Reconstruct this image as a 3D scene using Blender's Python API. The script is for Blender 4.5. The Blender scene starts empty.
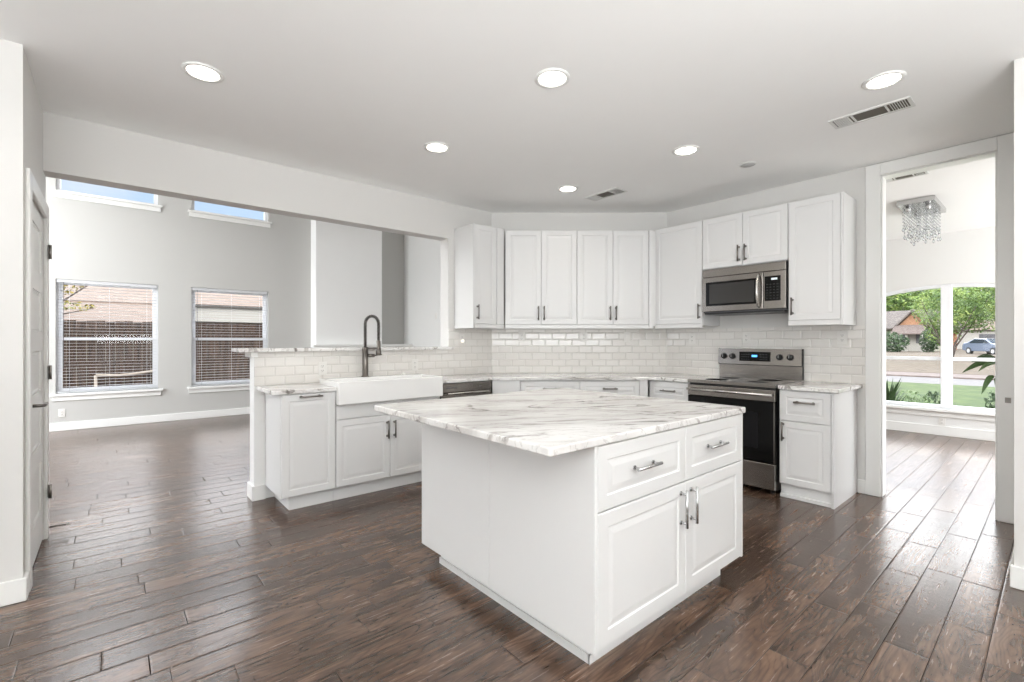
import bpy, bmesh, math, random
from mathutils import Vector, Matrix

# ------------------------------------------------------------------ camera, sky, sun, exposure
SC = bpy.context.scene
COL = SC.collection
FPX, CAMH = 468.0, 1.28
TH = math.atan(548 / 468.0)
FW = Vector((math.cos(TH), math.sin(TH), 0)); RT = Vector((math.sin(TH), -math.cos(TH), 0))
cam_d = bpy.data.cameras.new('camera'); cam = bpy.data.objects.new('camera', cam_d); COL.objects.link(cam)
cam_d.sensor_width = 36; cam_d.lens = 36 * FPX / 1024; cam_d.clip_start = 0.05; cam_d.clip_end = 400
cam.location = (0, 0, CAMH); cam.rotation_euler = (math.pi / 2, 0, TH - math.pi / 2)
SC.camera = cam

world = bpy.data.worlds.new('world'); SC.world = world; world.use_nodes = True
wn = world.node_tree; wn.nodes.clear()
wo = wn.nodes.new('ShaderNodeOutputWorld'); wb = wn.nodes.new('ShaderNodeBackground')
wt = wn.nodes.new('ShaderNodeTexCoord'); ws = wn.nodes.new('ShaderNodeSeparateXYZ')
wr = wn.nodes.new('ShaderNodeValToRGB'); wc = wn.nodes.new('ShaderNodeTexNoise'); wcr = wn.nodes.new('ShaderNodeValToRGB')
wm = wn.nodes.new('ShaderNodeMix'); wm.data_type = 'RGBA'
wn.links.new(wt.outputs['Generated'], ws.inputs[0]); wn.links.new(ws.outputs['Z'], wr.inputs[0])
wr.color_ramp.elements[0].position = 0.06; wr.color_ramp.elements[0].color = (0.93, 0.96, 1.0, 1)
wr.color_ramp.elements[1].position = 0.30; wr.color_ramp.elements[1].color = (1.0, 0.985, 0.96, 1)
for _p, _c in ((0.17, (0.56, 0.74, 1.0, 1)), (0.265, (0.56, 0.74, 1.0, 1)), (0.75, (0.7, 0.82, 1.0, 1))): _e = wr.color_ramp.elements.new(_p); _e.color = _c
wc.inputs['Scale'].default_value = 4; wc.inputs['Detail'].default_value = 5
wn.links.new(wt.outputs['Generated'], wc.inputs['Vector']); wn.links.new(wc.outputs['Fac'], wcr.inputs[0])
wcr.color_ramp.elements[0].position = 0.48; wcr.color_ramp.elements[1].position = 0.72
wn.links.new(wcr.outputs[0], wm.inputs[0]); wn.links.new(wr.outputs[0], wm.inputs[6]); wm.inputs[7].default_value = (0.97, 0.97, 0.97, 1)
wn.links.new(wm.outputs[2], wb.inputs[0]); wn.links.new(wb.outputs[0], wo.inputs[0])
wh = wn.nodes.new('ShaderNodeMapRange'); wh.interpolation_type = 'SMOOTHSTEP'      # added bright sky band out of view, put in for the floor sheen
wn.links.new(ws.outputs['Z'], wh.inputs[0]); wh.inputs[1].default_value = 0.265; wh.inputs[2].default_value = 0.30
wh.inputs[3].default_value = 0.78; wh.inputs[4].default_value = 8.0
wh2 = wn.nodes.new('ShaderNodeMapRange'); wh2.interpolation_type = 'SMOOTHSTEP'; wn.links.new(ws.outputs['Z'], wh2.inputs[0])
wh2.inputs[1].default_value = 0.45; wh2.inputs[2].default_value = 0.70; wh2.inputs[3].default_value = 1.0; wh2.inputs[4].default_value = 0.2
whm = wn.nodes.new('ShaderNodeMath'); whm.operation = 'MULTIPLY'; wn.links.new(wh.outputs[0], whm.inputs[0]); wn.links.new(wh2.outputs[0], whm.inputs[1])
wn.links.new(whm.outputs[0], wb.inputs[1])

sun_d = bpy.data.lights.new('sun', 'SUN'); sun = bpy.data.objects.new('sun', sun_d); COL.objects.link(sun)
sun_d.energy = 1.1; sun_d.angle = math.radians(1.0); sun_d.color = (1, 0.95, 0.87)
sun.rotation_euler = Vector((-0.35, -0.6, 1.0)).to_track_quat('Z', 'Y').to_euler()

SC.view_settings.view_transform = 'Standard'
try: SC.view_settings.look = 'None'
except Exception: pass
SC.view_settings.gamma = 1; SC.view_settings.use_curve_mapping = False
SC.view_settings.exposure = 0.45
SC.cycles.use_denoising = True
SC.cycles.max_bounces = 10; SC.cycles.diffuse_bounces = 6; SC.cycles.transparent_max_bounces = 16
SC.cycles.sample_clamp_indirect = 6; SC.cycles.caustics_reflective = False; SC.cycles.caustics_refractive = False

def area(name, loc, direction, sx, sy, watts, color=(1, 1, 1)):
    d = bpy.data.lights.new(name, 'AREA'); d.shape = 'RECTANGLE'; d.size = sx; d.size_y = sy; d.energy = watts; d.color = color
    o = bpy.data.objects.new(name, d); COL.objects.link(o); o.location = loc
    o.rotation_euler = (-Vector(direction)).to_track_quat('Z', 'Y').to_euler(); return o
# added fill lamps out of view, standing in for daylight; no windows modelled there
area('fill_back', (1.0, -3.9, 1.5), (0, 1, 0.1), 6.0, 2.3, 16, (0.92, 0.96, 1))
area('fill_side', (-3.9, 0.0, 1.5), (1, 0, 0.1), 5.0, 2.3, 66, (0.93, 0.97, 1))
area('fill_family', (-2.9, 7.3, 2.4), (0.62, 0.75, 0.0), 3.2, 3.6, 150, (0.97, 0.99, 1))
area('fill_dining', (7.0, -1.4, 1.5), (-0.1, 1, 0.3), 3.0, 2.2, 76, (1, 1, 1))
area('fill_ceiling', (-0.4, -1.75, 1.35), (0.02, 0.12, 1), 3.6, 2.4, 255, (0.96, 0.985, 1))  # added upward fill behind the camera, brightens the ceiling

# ------------------------------------------------------------------ materials
MATS = {}
def newmat(name):
    m = bpy.data.materials.new(name); m.use_nodes = True; MATS[name] = m
    return m, m.node_tree, m.node_tree.nodes['Principled BSDF']
def plain(name, col, rough=0.5, metal=0.0, noise=0.0, nscale=30, bump=0.0, spec=0.5, coat=0.0, stretch=None):
    m, t, b = newmat(name)
    b.inputs['Base Color'].default_value = (*col, 1); b.inputs['Roughness'].default_value = rough
    b.inputs['Metallic'].default_value = metal; b.inputs['Specular IOR Level'].default_value = spec
    b.inputs['Coat Weight'].default_value = coat
    if noise or bump:
        tc = t.nodes.new('ShaderNodeTexCoord'); n = t.nodes.new('ShaderNodeTexNoise'); n.inputs['Scale'].default_value = nscale; n.inputs['Detail'].default_value = 4
        if stretch:
            mp = t.nodes.new('ShaderNodeMapping'); mp.inputs['Scale'].default_value = stretch
            t.links.new(tc.outputs['Object'], mp.inputs[0]); t.links.new(mp.outputs[0], n.inputs['Vector'])
        else: t.links.new(tc.outputs['Object'], n.inputs['Vector'])
        if noise:
            mx = t.nodes.new('ShaderNodeMix'); mx.data_type = 'RGBA'
            mx.inputs[6].default_value = (*[c * (1 - noise) for c in col], 1); mx.inputs[7].default_value = (*[min(1, c * (1 + noise)) for c in col], 1)
            t.links.new(n.outputs['Fac'], mx.inputs[0]); t.links.new(mx.outputs[2], b.inputs['Base Color'])
        if bump:
            bp = t.nodes.new('ShaderNodeBump'); bp.inputs['Strength'].default_value = bump; bp.inputs['Distance'].default_value = 0.002
            t.links.new(n.outputs['Fac'], bp.inputs['Height']); t.links.new(bp.outputs[0], b.inputs['Normal'])
    return m
def emit(name, col, strength):
    m, t, b = newmat(name); b.inputs['Base Color'].default_value = (*col, 1)
    b.inputs['Emission Color'].default_value = (*col, 1); b.inputs['Emission Strength'].default_value = strength; return m
plain('wall_paint', (0.69, 0.68, 0.66), 0.6, noise=0.01, nscale=3, bump=0.05)
plain('family_paint', (0.52, 0.515, 0.495), 0.6, noise=0.01, nscale=3)
plain('white_paint', (0.78, 0.78, 0.765), 0.45, noise=0.005, nscale=3)
plain('ceiling_paint', (0.90, 0.90, 0.89), 0.75, noise=0.01, nscale=6, bump=0.05)
plain('trim_white', (0.82, 0.82, 0.80), 0.3)
plain('cabinet_white', (0.735, 0.735, 0.73), 0.28, noise=0.004, nscale=4)
plain('vinyl_white', (0.85, 0.86, 0.88), 0.35)
plain('blind_white', (0.58, 0.585, 0.60), 0.45)
plain('sink_white', (0.86, 0.86, 0.85), 0.12)
plain('plastic_white', (0.76, 0.745, 0.715), 0.3)
plain('dark_slot', (0.03, 0.03, 0.03), 0.6)
plain('steel', (0.34, 0.315, 0.29), 0.24, metal=1.0, noise=0.06, nscale=6, stretch=(1, 1, 60))
plain('steel_handle', (0.55, 0.53, 0.50), 0.22, metal=1.0)
plain('nickel', (0.24, 0.225, 0.21), 0.28, metal=1.0)
plain('chrome', (0.55, 0.55, 0.55), 0.2, metal=1.0)
plain('faucet_metal', (0.17, 0.155, 0.14), 0.3, metal=1.0)
plain('black_glass', (0.006, 0.006, 0.006), 0.06, spec=0.25)
plain('oven_window', (0.010, 0.010, 0.011), 0.05, spec=0.25)
plain('microwave_window', (0.05, 0.048, 0.046), 0.2, spec=0.3)
plain('cooktop_glass', (0.10, 0.095, 0.09), 0.1, spec=0.7, coat=0.5)
plain('burner_grey', (0.16, 0.155, 0.15), 0.25)
plain('black_plastic', (0.015, 0.015, 0.015), 0.35)
plain('dark_grey', (0.10, 0.10, 0.105), 0.4)
plain('key_grey', (0.035, 0.035, 0.035), 0.4)
plain('vent_metal', (0.70, 0.70, 0.68), 0.4)
plain('vent_dark', (0.13, 0.115, 0.095), 0.7)
plain('label_grey', (0.45, 0.45, 0.45), 0.5)
emit('lamp_lens', (1.0, 0.93, 0.84), 7.0)
emit('blue_display', (0.10, 0.40, 0.95), 1.2)
emit('grey_display', (0.55, 0.60, 0.62), 0.5)
emit('night_light_glow', (1.0, 0.93, 0.82), 0.9)

def glassy(name, gloss=0.06):
    m = bpy.data.materials.new(name); m.use_nodes = True; t = m.node_tree; t.nodes.clear(); MATS[name] = m
    o = t.nodes.new('ShaderNodeOutputMaterial'); tr = t.nodes.new('ShaderNodeBsdfTransparent'); g = t.nodes.new('ShaderNodeBsdfGlossy')
    g.inputs['Roughness'].default_value = 0.02; mx = t.nodes.new('ShaderNodeMixShader'); mx.inputs[0].default_value = gloss
    t.links.new(tr.outputs[0], mx.inputs[1]); t.links.new(g.outputs[0], mx.inputs[2]); t.links.new(mx.outputs[0], o.inputs[0])
glassy('window_glass', 0.008)
m, t, b = newmat('crystal'); b.inputs['Base Color'].default_value = (0.9, 0.92, 0.95, 1); b.inputs['Roughness'].default_value = 0.03
b.inputs['Transmission Weight'].default_value = 0.85; b.inputs['IOR'].default_value = 1.55

def M_(t, op, a, bb=None, c=None):
    n = t.nodes.new('ShaderNodeMath'); n.operation = op
    for i, v in enumerate((a, bb, c)):
        if v is None: continue
        if isinstance(v, (int, float)): n.inputs[i].default_value = v
        else: t.links.new(v, n.inputs[i])
    return n.outputs[0]

def wood_floor():
    m, t, b = newmat('hickory_floor')
    W = 0.148
    tc = t.nodes.new('ShaderNodeTexCoord'); s = t.nodes.new('ShaderNodeSeparateXYZ'); t.links.new(tc.outputs['Object'], s.inputs[0])
    X, Y = s.outputs['X'], s.outputs['Y']
    yr = M_(t, 'DIVIDE', M_(t, 'ADD', Y, 20.0 * 0.148 * 10 - 0.489 + 0.148), W)
    row = M_(t, 'FLOOR', yr); fy = M_(t, 'FRACT', yr)
    wn1 = t.nodes.new('ShaderNodeTexWhiteNoise'); wn1.noise_dimensions = '1D'; t.links.new(row, wn1.inputs['W'])
    wn2 = t.nodes.new('ShaderNodeTexWhiteNoise'); wn2.noise_dimensions = '1D'; t.links.new(M_(t, 'ADD', row, 77.3), wn2.inputs['W'])
    L = M_(t, 'ADD', M_(t, 'MULTIPLY', wn2.outputs['Value'], 0.5), 0.60)
    xr = M_(t, 'ADD', M_(t, 'DIVIDE', M_(t, 'ADD', X, 20), L), M_(t, 'MULTIPLY', wn1.outputs['Value'], 9.0))
    # uneven board lengths inside a row
    wob = M_(t, 'MULTIPLY', M_(t, 'SINE', M_(t, 'MULTIPLY', xr, 1.7)), 0.22)
    xr = M_(t, 'ADD', xr, wob)
    ix = M_(t, 'FLOOR', xr); fx = M_(t, 'FRACT', xr)
    cv = t.nodes.new('ShaderNodeCombineXYZ'); t.links.new(row, cv.inputs[0]); t.links.new(ix, cv.inputs[1])
    wn3 = t.nodes.new('ShaderNodeTexWhiteNoise'); wn3.noise_dimensions = '2D'; t.links.new(cv.outputs[0], wn3.inputs['Vector'])
    ex = M_(t, 'MULTIPLY', M_(t, 'MINIMUM', fx, M_(t, 'SUBTRACT', 1, fx)), L)
    ey = M_(t, 'MULTIPLY', M_(t, 'MINIMUM', fy, M_(t, 'SUBTRACT', 1, fy)), W)
    edge = M_(t, 'MINIMUM', ex, ey)
    mr = t.nodes.new('ShaderNodeMapRange'); t.links.new(edge, mr.inputs[0]); mr.inputs[1].default_value = 0.0005; mr.inputs[2].default_value = 0.0022
    plank = mr.outputs[0]
    mr2 = t.nodes.new('ShaderNodeMapRange'); t.links.new(edge, mr2.inputs[0]); mr2.inputs[1].default_value = 0.0; mr2.inputs[2].default_value = 0.007
    # grain coordinates, shifted per board
    off = M_(t, 'MULTIPLY', wn3.outputs['Value'], 37.0)
    def gn(sx, sy, det, rough, dist, k=0.0):
        g = t.nodes.new('ShaderNodeCombineXYZ'); t.links.new(M_(t, 'ADD', M_(t, 'MULTIPLY', X, sx), off), g.inputs[0])
        t.links.new(M_(t, 'MULTIPLY', Y, sy), g.inputs[1]); t.links.new(M_(t, 'ADD', off, k), g.inputs[2])
        n = t.nodes.new('ShaderNodeTexNoise'); n.inputs['Scale'].default_value = 1.0; n.inputs['Detail'].default_value = det
        n.inputs['Roughness'].default_value = rough; n.inputs['Distortion'].default_value = dist; t.links.new(g.outputs[0], n.inputs['Vector']); return n
    n1 = gn(5.0, 70.0, 4, 0.6, 0.2)                  # fine streaks
    n4 = gn(2.6, 11.0, 4, 0.6, 0.4, 5.0)             # broad mottling
    n2 = gn(1.6, 7.0, 2, 0.45, 0.3, 11.0)            # cathedral figure
    rings = M_(t, 'POWER', M_(t, 'ABSOLUTE', M_(t, 'SINE', M_(t, 'MULTIPLY', n2.outputs['Fac'], 62))), 0.6)
    v = M_(t, 'ADD', M_(t, 'ADD', M_(t, 'MULTIPLY', n1.outputs['Fac'], 0.34), M_(t, 'MULTIPLY', n4.outputs['Fac'], 0.52)),
           M_(t, 'ADD', M_(t, 'MULTIPLY', wn3.outputs['Value'], 0.09), M_(t, 'MULTIPLY', rings, 0.09)))
    v = M_(t, 'SUBTRACT', v, 0.045)
    cr = t.nodes.new('ShaderNodeValToRGB'); t.links.new(v, cr.inputs[0])
    e = cr.color_ramp.elements; e[0].position = 0.34; e[0].color = (0.036, 0.022, 0.015, 1); e[1].position = 0.66; e[1].color = (0.21, 0.128, 0.086, 1)
    a = e.new(0.50); a.color = (0.095, 0.057, 0.039, 1)
    mx = t.nodes.new('ShaderNodeMix'); mx.data_type = 'RGBA'; t.links.new(plank, mx.inputs[0])
    mx.inputs[6].default_value = (0.010, 0.007, 0.006, 1); t.links.new(cr.outputs[0], mx.inputs[7]); t.links.new(mx.outputs[2], b.inputs['Base Color'])
    # hand-scraped ripples across each board
    g3 = t.nodes.new('ShaderNodeCombineXYZ'); t.links.new(M_(t, 'ADD', M_(t, 'MULTIPLY', X, 26.0), off), g3.inputs[0])
    t.links.new(M_(t, 'MULTIPLY', Y, 6.0), g3.inputs[1]); t.links.new(off, g3.inputs[2])
    n3 = t.nodes.new('ShaderNodeTexNoise'); n3.inputs['Scale'].default_value = 1.0; n3.inputs['Detail'].default_value = 2; n3.inputs['Distortion'].default_value = 0.8; t.links.new(g3.outputs[0], n3.inputs['Vector'])
    hgt = M_(t, 'ADD', M_(t, 'MULTIPLY', n3.outputs['Fac'], 0.9), M_(t, 'ADD', M_(t, 'MULTIPLY', mr2.outputs[0], 1.0), M_(t, 'MULTIPLY', n1.outputs['Fac'], 0.10)))
    bp = t.nodes.new('ShaderNodeBump'); bp.inputs['Strength'].default_value = 0.55; bp.inputs['Distance'].default_value = 0.0016
    t.links.new(hgt, bp.inputs['Height']); t.links.new(bp.outputs[0], b.inputs['Normal'])
    rr = t.nodes.new('ShaderNodeMapRange'); t.links.new(n1.outputs['Fac'], rr.inputs[0]); rr.inputs[3].default_value = 0.17; rr.inputs[4].default_value = 0.33
    rr2 = M_(t, 'ADD', rr.outputs[0], M_(t, 'MULTIPLY', M_(t, 'SUBTRACT', 1, plank), 0.5)); t.links.new(rr2, b.inputs['Roughness']); t.links.new(M_(t, 'MULTIPLY', plank, 0.5), b.inputs['Specular IOR Level']); b.inputs['IOR'].default_value = 1.78
wood_floor()

def marble():
    m, t, b = newmat('marble')
    tc = t.nodes.new('ShaderNodeTexCoord'); mr0 = t.nodes.new('ShaderNodeMapping'); mr0.inputs['Rotation'].default_value = (0, 0, math.radians(30)); mr0.inputs['Location'].default_value = (3.7, 1.9, 0); t.links.new(tc.outputs['Object'], mr0.inputs[0])
    mp = t.nodes.new('ShaderNodeMapping'); mp.inputs['Scale'].default_value = (0.75, 3.4, 2.0); t.links.new(mr0.outputs[0], mp.inputs[0])
    def nz(scale, det, dist, rough=0.55):
        n = t.nodes.new('ShaderNodeTexNoise'); n.inputs['Scale'].default_value = scale; n.inputs['Detail'].default_value = det
        n.inputs['Distortion'].default_value = dist; n.inputs['Roughness'].default_value = rough; t.links.new(mp.outputs[0], n.inputs['Vector']); return n.outputs['Fac']
    def ridge(fac, w):
        mr = t.nodes.new('ShaderNodeMapRange'); mr.interpolation_type = 'SMOOTHSTEP'
        t.links.new(M_(t, 'ABSOLUTE', M_(t, 'SUBTRACT', fac, 0.5)), mr.inputs[0]); mr.inputs[1].default_value = 0; mr.inputs[2].default_value = w
        mr.inputs[3].default_value = 1; mr.inputs[4].default_value = 0; return mr.outputs[0]
    def gate(fac, lo, hi):
        mr = t.nodes.new('ShaderNodeMapRange'); t.links.new(fac, mr.inputs[0]); mr.inputs[1].default_value = lo; mr.inputs[2].default_value = hi; return mr.outputs[0]
    v1 = M_(t, 'MULTIPLY', ridge(nz(1.3, 8, 0.9), 0.030), gate(nz(1.9, 2, 0), 0.38, 0.62))
    v2 = M_(t, 'MULTIPLY', ridge(nz(3.1, 7, 0.6, 0.6), 0.018), 0.22)
    cloud = M_(t, 'MULTIPLY', gate(nz(1.5, 6, 0.5), 0.46, 0.76), 0.40)
    dark = M_(t, 'MULTIPLY', gate(nz(11.0, 4, 0.3), 0.60, 0.70), gate(nz(2.3, 2, 0.3), 0.50, 0.60))
    f = M_(t, 'MINIMUM', M_(t, 'ADD', M_(t, 'ADD', M_(t, 'MULTIPLY', v1, 0.85), v2), M_(t, 'ADD', cloud, M_(t, 'MULTIPLY', dark, 0.65))), 1.0)
    cr = t.nodes.new('ShaderNodeValToRGB'); t.links.new(f, cr.inputs[0]); e = cr.color_ramp.elements
    e[0].color = (0.80, 0.79, 0.775, 1); e[1].color = (0.13, 0.115, 0.105, 1); a = e.new(0.40); a.color = (0.50, 0.475, 0.455, 1)
    t.links.new(cr.outputs[0], b.inputs['Base Color']); b.inputs['Roughness'].default_value = 0.10
marble()

def tiles():
    m, t, b = newmat('subway_tile')
    tc = t.nodes.new('ShaderNodeTexCoord'); s = t.nodes.new('ShaderNodeSeparateXYZ'); t.links.new(tc.outputs['Object'], s.inputs[0])
    c = t.nodes.new('ShaderNodeCombineXYZ'); t.links.new(s.outputs['X'], c.inputs[0]); t.links.new(s.outputs['Z'], c.inputs[1])
    def br(mortar, smooth):
        n = t.nodes.new('ShaderNodeTexBrick'); t.links.new(c.outputs[0], n.inputs['Vector']); n.inputs['Scale'].default_value = 1
        n.inputs['Brick Width'].default_value = 0.152; n.inputs['Row Height'].default_value = 0.0762; n.inputs['Mortar Size'].default_value = mortar; n.inputs['Mortar Smooth'].default_value = smooth
        return n
    a = br(0.0018, 0.1); a.inputs['Color1'].default_value = (0.74, 0.715, 0.68, 1); a.inputs['Color2'].default_value = (0.78, 0.76, 0.73, 1); a.inputs['Mortar'].default_value = (0.60, 0.58, 0.545, 1)
    t.links.new(a.outputs['Color'], b.inputs['Base Color'])
    bb = br(0.012, 1.0)
    bp = t.nodes.new('ShaderNodeBump'); bp.invert = True; bp.inputs['Strength'].default_value = 0.7; bp.inputs['Distance'].default_value = 0.004
    t.links.new(bb.outputs['Fac'], bp.inputs['Height']); t.links.new(bp.outputs[0], b.inputs['Normal']); b.inputs['Roughness'].default_value = 0.10
tiles()

def varied(name, cols, scale, rough=0.8, stretch=(1, 1, 1), bump=0.0, detail=5):
    m, t, b = newmat(name); tc = t.nodes.new('ShaderNodeTexCoord'); mp = t.nodes.new('ShaderNodeMapping'); mp.inputs['Scale'].default_value = stretch
    n = t.nodes.new('ShaderNodeTexNoise'); n.inputs['Scale'].default_value = scale; n.inputs['Detail'].default_value = detail
    t.links.new(tc.outputs['Object'], mp.inputs[0]); t.links.new(mp.outputs[0], n.inputs['Vector'])
    cr = t.nodes.new('ShaderNodeValToRGB'); t.links.new(n.outputs['Fac'], cr.inputs[0]); e = cr.color_ramp.elements
    e[0].position = 0.32; e[1].position = 0.68; e[0].color = (*cols[0], 1); e[1].color = (*cols[-1], 1)
    for i, c in enumerate(cols[1:-1]): q = e.new(0.32 + 0.36 * (i + 1) / (len(cols) - 1)); q.color = (*c, 1)
    t.links.new(cr.outputs[0], b.inputs['Base Color']); b.inputs['Roughness'].default_value = rough
    if bump:
        bp = t.nodes.new('ShaderNodeBump'); bp.inputs['Strength'].default_value = bump; t.links.new(n.outputs['Fac'], bp.inputs['Height']); t.links.new(bp.outputs[0], b.inputs['Normal'])
varied('fence_wood', [(0.030, 0.016, 0.010), (0.06, 0.034, 0.021), (0.09, 0.053, 0.034)], 3.0, 0.85, (6, 1, 0.6))
varied('pale_tan', [(0.40, 0.33, 0.27), (0.55, 0.48, 0.40)], 5, 0.8)
varied('tan_shingles', [(0.16, 0.115, 0.088), (0.23, 0.172, 0.135)], 3, 0.9, (1, 4, 4))
varied('grey_shingles', [(0.10, 0.085, 0.075), (0.20, 0.17, 0.15)], 3, 0.9)
varied('lawn_grass', [(0.035, 0.065, 0.012), (0.085, 0.12, 0.028)], 2.5, 0.95)
varied('dry_grass', [(0.085, 0.064, 0.042), (0.15, 0.116, 0.078)], 3, 0.95)
varied('asphalt', [(0.145, 0.135, 0.13), (0.18, 0.17, 0.165)], 4, 0.9)
varied('kerb_concrete', [(0.13, 0.10, 0.088), (0.19, 0.15, 0.13)], 4, 0.9)
varied('ground_pale', [(0.26, 0.25, 0.23), (0.32, 0.31, 0.29)], 1, 0.95)
varied('siding_cream', [(0.26, 0.25, 0.20), (0.32, 0.31, 0.25)], 2, 0.8, (0.3, 0.3, 12))
varied('brick_orange', [(0.26, 0.10, 0.05), (0.36, 0.16, 0.085)], 8, 0.9)
varied('gable_timber', [(0.30, 0.15, 0.08), (0.42, 0.23, 0.13)], 4, 0.8)
varied('bark', [(0.07, 0.055, 0.045), (0.16, 0.13, 0.11)], 6, 0.9, (1, 1, 0.3))
varied('leaf_bright', [(0.03, 0.07, 0.01), (0.12, 0.20, 0.035), (0.28, 0.34, 0.08)], 1.2, 0.6)
varied('leaf_dark', [(0.015, 0.035, 0.01), (0.05, 0.09, 0.025)], 1.5, 0.6)
varied('leaf_yellow', [(0.10, 0.11, 0.02), (0.36, 0.28, 0.06), (0.20, 0.22, 0.05)], 2.5, 0.6)
varied('leaf_shrub', [(0.08, 0.13, 0.05), (0.24, 0.32, 0.14)], 5, 0.6)
varied('leaf_broad', [(0.03, 0.055, 0.02), (0.07, 0.11, 0.04)], 3, 0.4)
plain('fascia_white', (0.38, 0.36, 0.32), 0.6); plain('gutter_dark', (0.07, 0.06, 0.05), 0.6)
plain('car_paint', (0.20, 0.24, 0.32), 0.2, metal=0.3, coat=0.6); plain('car_glass', (0.03, 0.04, 0.05), 0.05); plain('tyre', (0.02, 0.02, 0.02), 0.8)

# ------------------------------------------------------------------ mesh helpers
class MB:
    def __init__(s): s.bm = bmesh.new()
    def box(s, x0, y0, z0, x1, y1, z1, bev=0.0, seg=2):
        t = bmesh.new(); bmesh.ops.create_cube(t, size=1)
        for v in t.verts: v.co = Vector(((x0 + x1) / 2 + v.co.x * (x1 - x0), (y0 + y1) / 2 + v.co.y * (y1 - y0), (z0 + z1) / 2 + v.co.z * (z1 - z0)))
        if bev: bmesh.ops.bevel(t, geom=list(t.edges), offset=bev, segments=seg, affect='EDGES', profile=0.5)
        s._merge(t); return s
    def _merge(s, t, mat=None):
        me = bpy.data.meshes.new('tmp'); t.to_mesh(me); t.free()
        if mat is not None: me.transform(mat)
        s.bm.from_mesh(me); bpy.data.meshes.remove(me)
    def prism(s, poly, z0, z1, bev=0.0, axis='z', seg=2):
        t = bmesh.new()
        def P(a, b, c): return {'z': (a, b, c), 'x': (c, a, b), 'y': (a, c, b)}[axis]
        lo = [t.verts.new(P(a, b, z0)) for a, b in poly]; hi = [t.verts.new(P(a, b, z1)) for a, b in poly]
        t.faces.new(lo[::-1]); t.faces.new(hi); n = len(poly)
        for i in range(n): t.faces.new((lo[i], lo[(i + 1) % n], hi[(i + 1) % n], hi[i]))
        bmesh.ops.recalc_face_normals(t, faces=list(t.faces))
        if bev: bmesh.ops.bevel(t, geom=list(t.edges), offset=bev, segments=seg, affect='EDGES', profile=0.5)
        s._merge(t); return s
    def tube(s, pts, r, n=10, caps=True):
        pts = [Vector(p) for p in pts]; rs = r if isinstance(r, (list, tuple)) else [r] * len(pts)
        t = bmesh.new(); rings = []; up = None
        for i, p in enumerate(pts):
            d = (pts[min(i + 1, len(pts) - 1)] - pts[max(i - 1, 0)]).normalized()
            if up is None: up = d.orthogonal().normalized()
            u = (up - d * up.dot(d)).normalized(); w = d.cross(u); up = u
            rings.append([t.verts.new(p + (u * math.cos(2 * math.pi * k / n) + w * math.sin(2 * math.pi * k / n)) * rs[i]) for k in range(n)])
        for a, b in zip(rings, rings[1:]):
            for k in range(n):
                f = t.faces.new((a[k], a[(k + 1) % n], b[(k + 1) % n], b[k])); f.smooth = True
        if caps: t.faces.new(rings[0][::-1]); t.faces.new(rings[-1])
        bmesh.ops.recalc_face_normals(t, faces=list(t.faces)); s._merge(t); return s
    def cyl(s, p0, p1, r, n=20, r2=None): return s.tube([p0, p1], [r, r if r2 is None else r2], n)
    def lathe(s, prof, center, axis=(0, 0, 1), n=32):
        a = Vector(axis).normalized(); u = a.orthogonal().normalized(); w = a.cross(u); c = Vector(center); t = bmesh.new(); rings = []
        for r, h in prof: rings.append([t.verts.new(c + a * h + (u * math.cos(2 * math.pi * k / n) + w * math.sin(2 * math.pi * k / n)) * max(r, 1e-4)) for k in range(n)])
        for p, q in zip(rings, rings[1:]):
            for k in range(n): f = t.faces.new((p[k], p[(k + 1) % n], q[(k + 1) % n], q[k])); f.smooth = True
        t.faces.new(rings[0][::-1]); t.faces.new(rings[-1]); bmesh.ops.recalc_face_normals(t, faces=list(t.faces)); s._merge(t); return s
    def panel(s, x0, z0, x1, z1, t_, frame=0.055, y=0.0):
        """raised-panel front facing -y, standing on plane y, thickness t_"""
        t = bmesh.new()
        loops = [(0, 0), (0, -t_ + 0.003), (0.003, -t_), (frame, -t_), (frame + 0.005, -t_ + 0.0045), (frame + 0.012, -t_ + 0.0045), (frame + 0.034, -t_ + 0.0015)]
        R = []
        for ins, yy in loops: R.append([t.verts.new((x, y + yy, z)) for x, z in ((x0 + ins, z0 + ins), (x1 - ins, z0 + ins), (x1 - ins, z1 - ins), (x0 + ins, z1 - ins))])
        for a, b in zip(R, R[1:]):
            for k in range(4): t.faces.new((a[k], a[(k + 1) % 4], b[(k + 1) % 4], b[k]))
        t.faces.new(R[-1]); t.faces.new(R[0][::-1]); bmesh.ops.recalc_face_normals(t, faces=list(t.faces)); s._merge(t); return s
    def build(s, name, mat, parent=None, loc=None, rz=0.0):
        me = bpy.data.meshes.new(name); s.bm.to_mesh(me); s.bm.free(); me.materials.append(MATS[mat])
        o = bpy.data.objects.new(name, me); COL.objects.link(o)
        if parent: o.parent = parent
        if loc: o.location = loc
        o.rotation_euler.z = rz
        return o
def empty(name, loc, rz, label, cat, group=None):
    o = bpy.data.objects.new(name, None); COL.objects.link(o); o.location = loc; o.rotation_euler.z = rz; o.empty_display_size = 0.1
    o['label'] = label; o['category'] = cat
    if group: o['group'] = group
    return o
def tag(o, label, cat, group=None, kind=None):
    o['label'] = label; o['category'] = cat
    if group: o['group'] = group
    if kind: o['kind'] = kind
    return o
def struct(o, label=None, cat=None):
    o['kind'] = 'structure'
    if label: o['label'] = label; o['category'] = cat or 'wall'
    return o
def copy_thing(o, loc, rz, label, group=None):
    c = o.copy(); COL.objects.link(c); c.location = loc; c.rotation_euler.z = rz; c['label'] = label
    if group: c['group'] = group
    def rec(src, dst):
        for ch in [q for q in SC.objects if q.parent == src and q != dst]:
            d = ch.copy(); COL.objects.link(d); d.parent = dst; rec(ch, d)
    rec(o, c); return c

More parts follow.
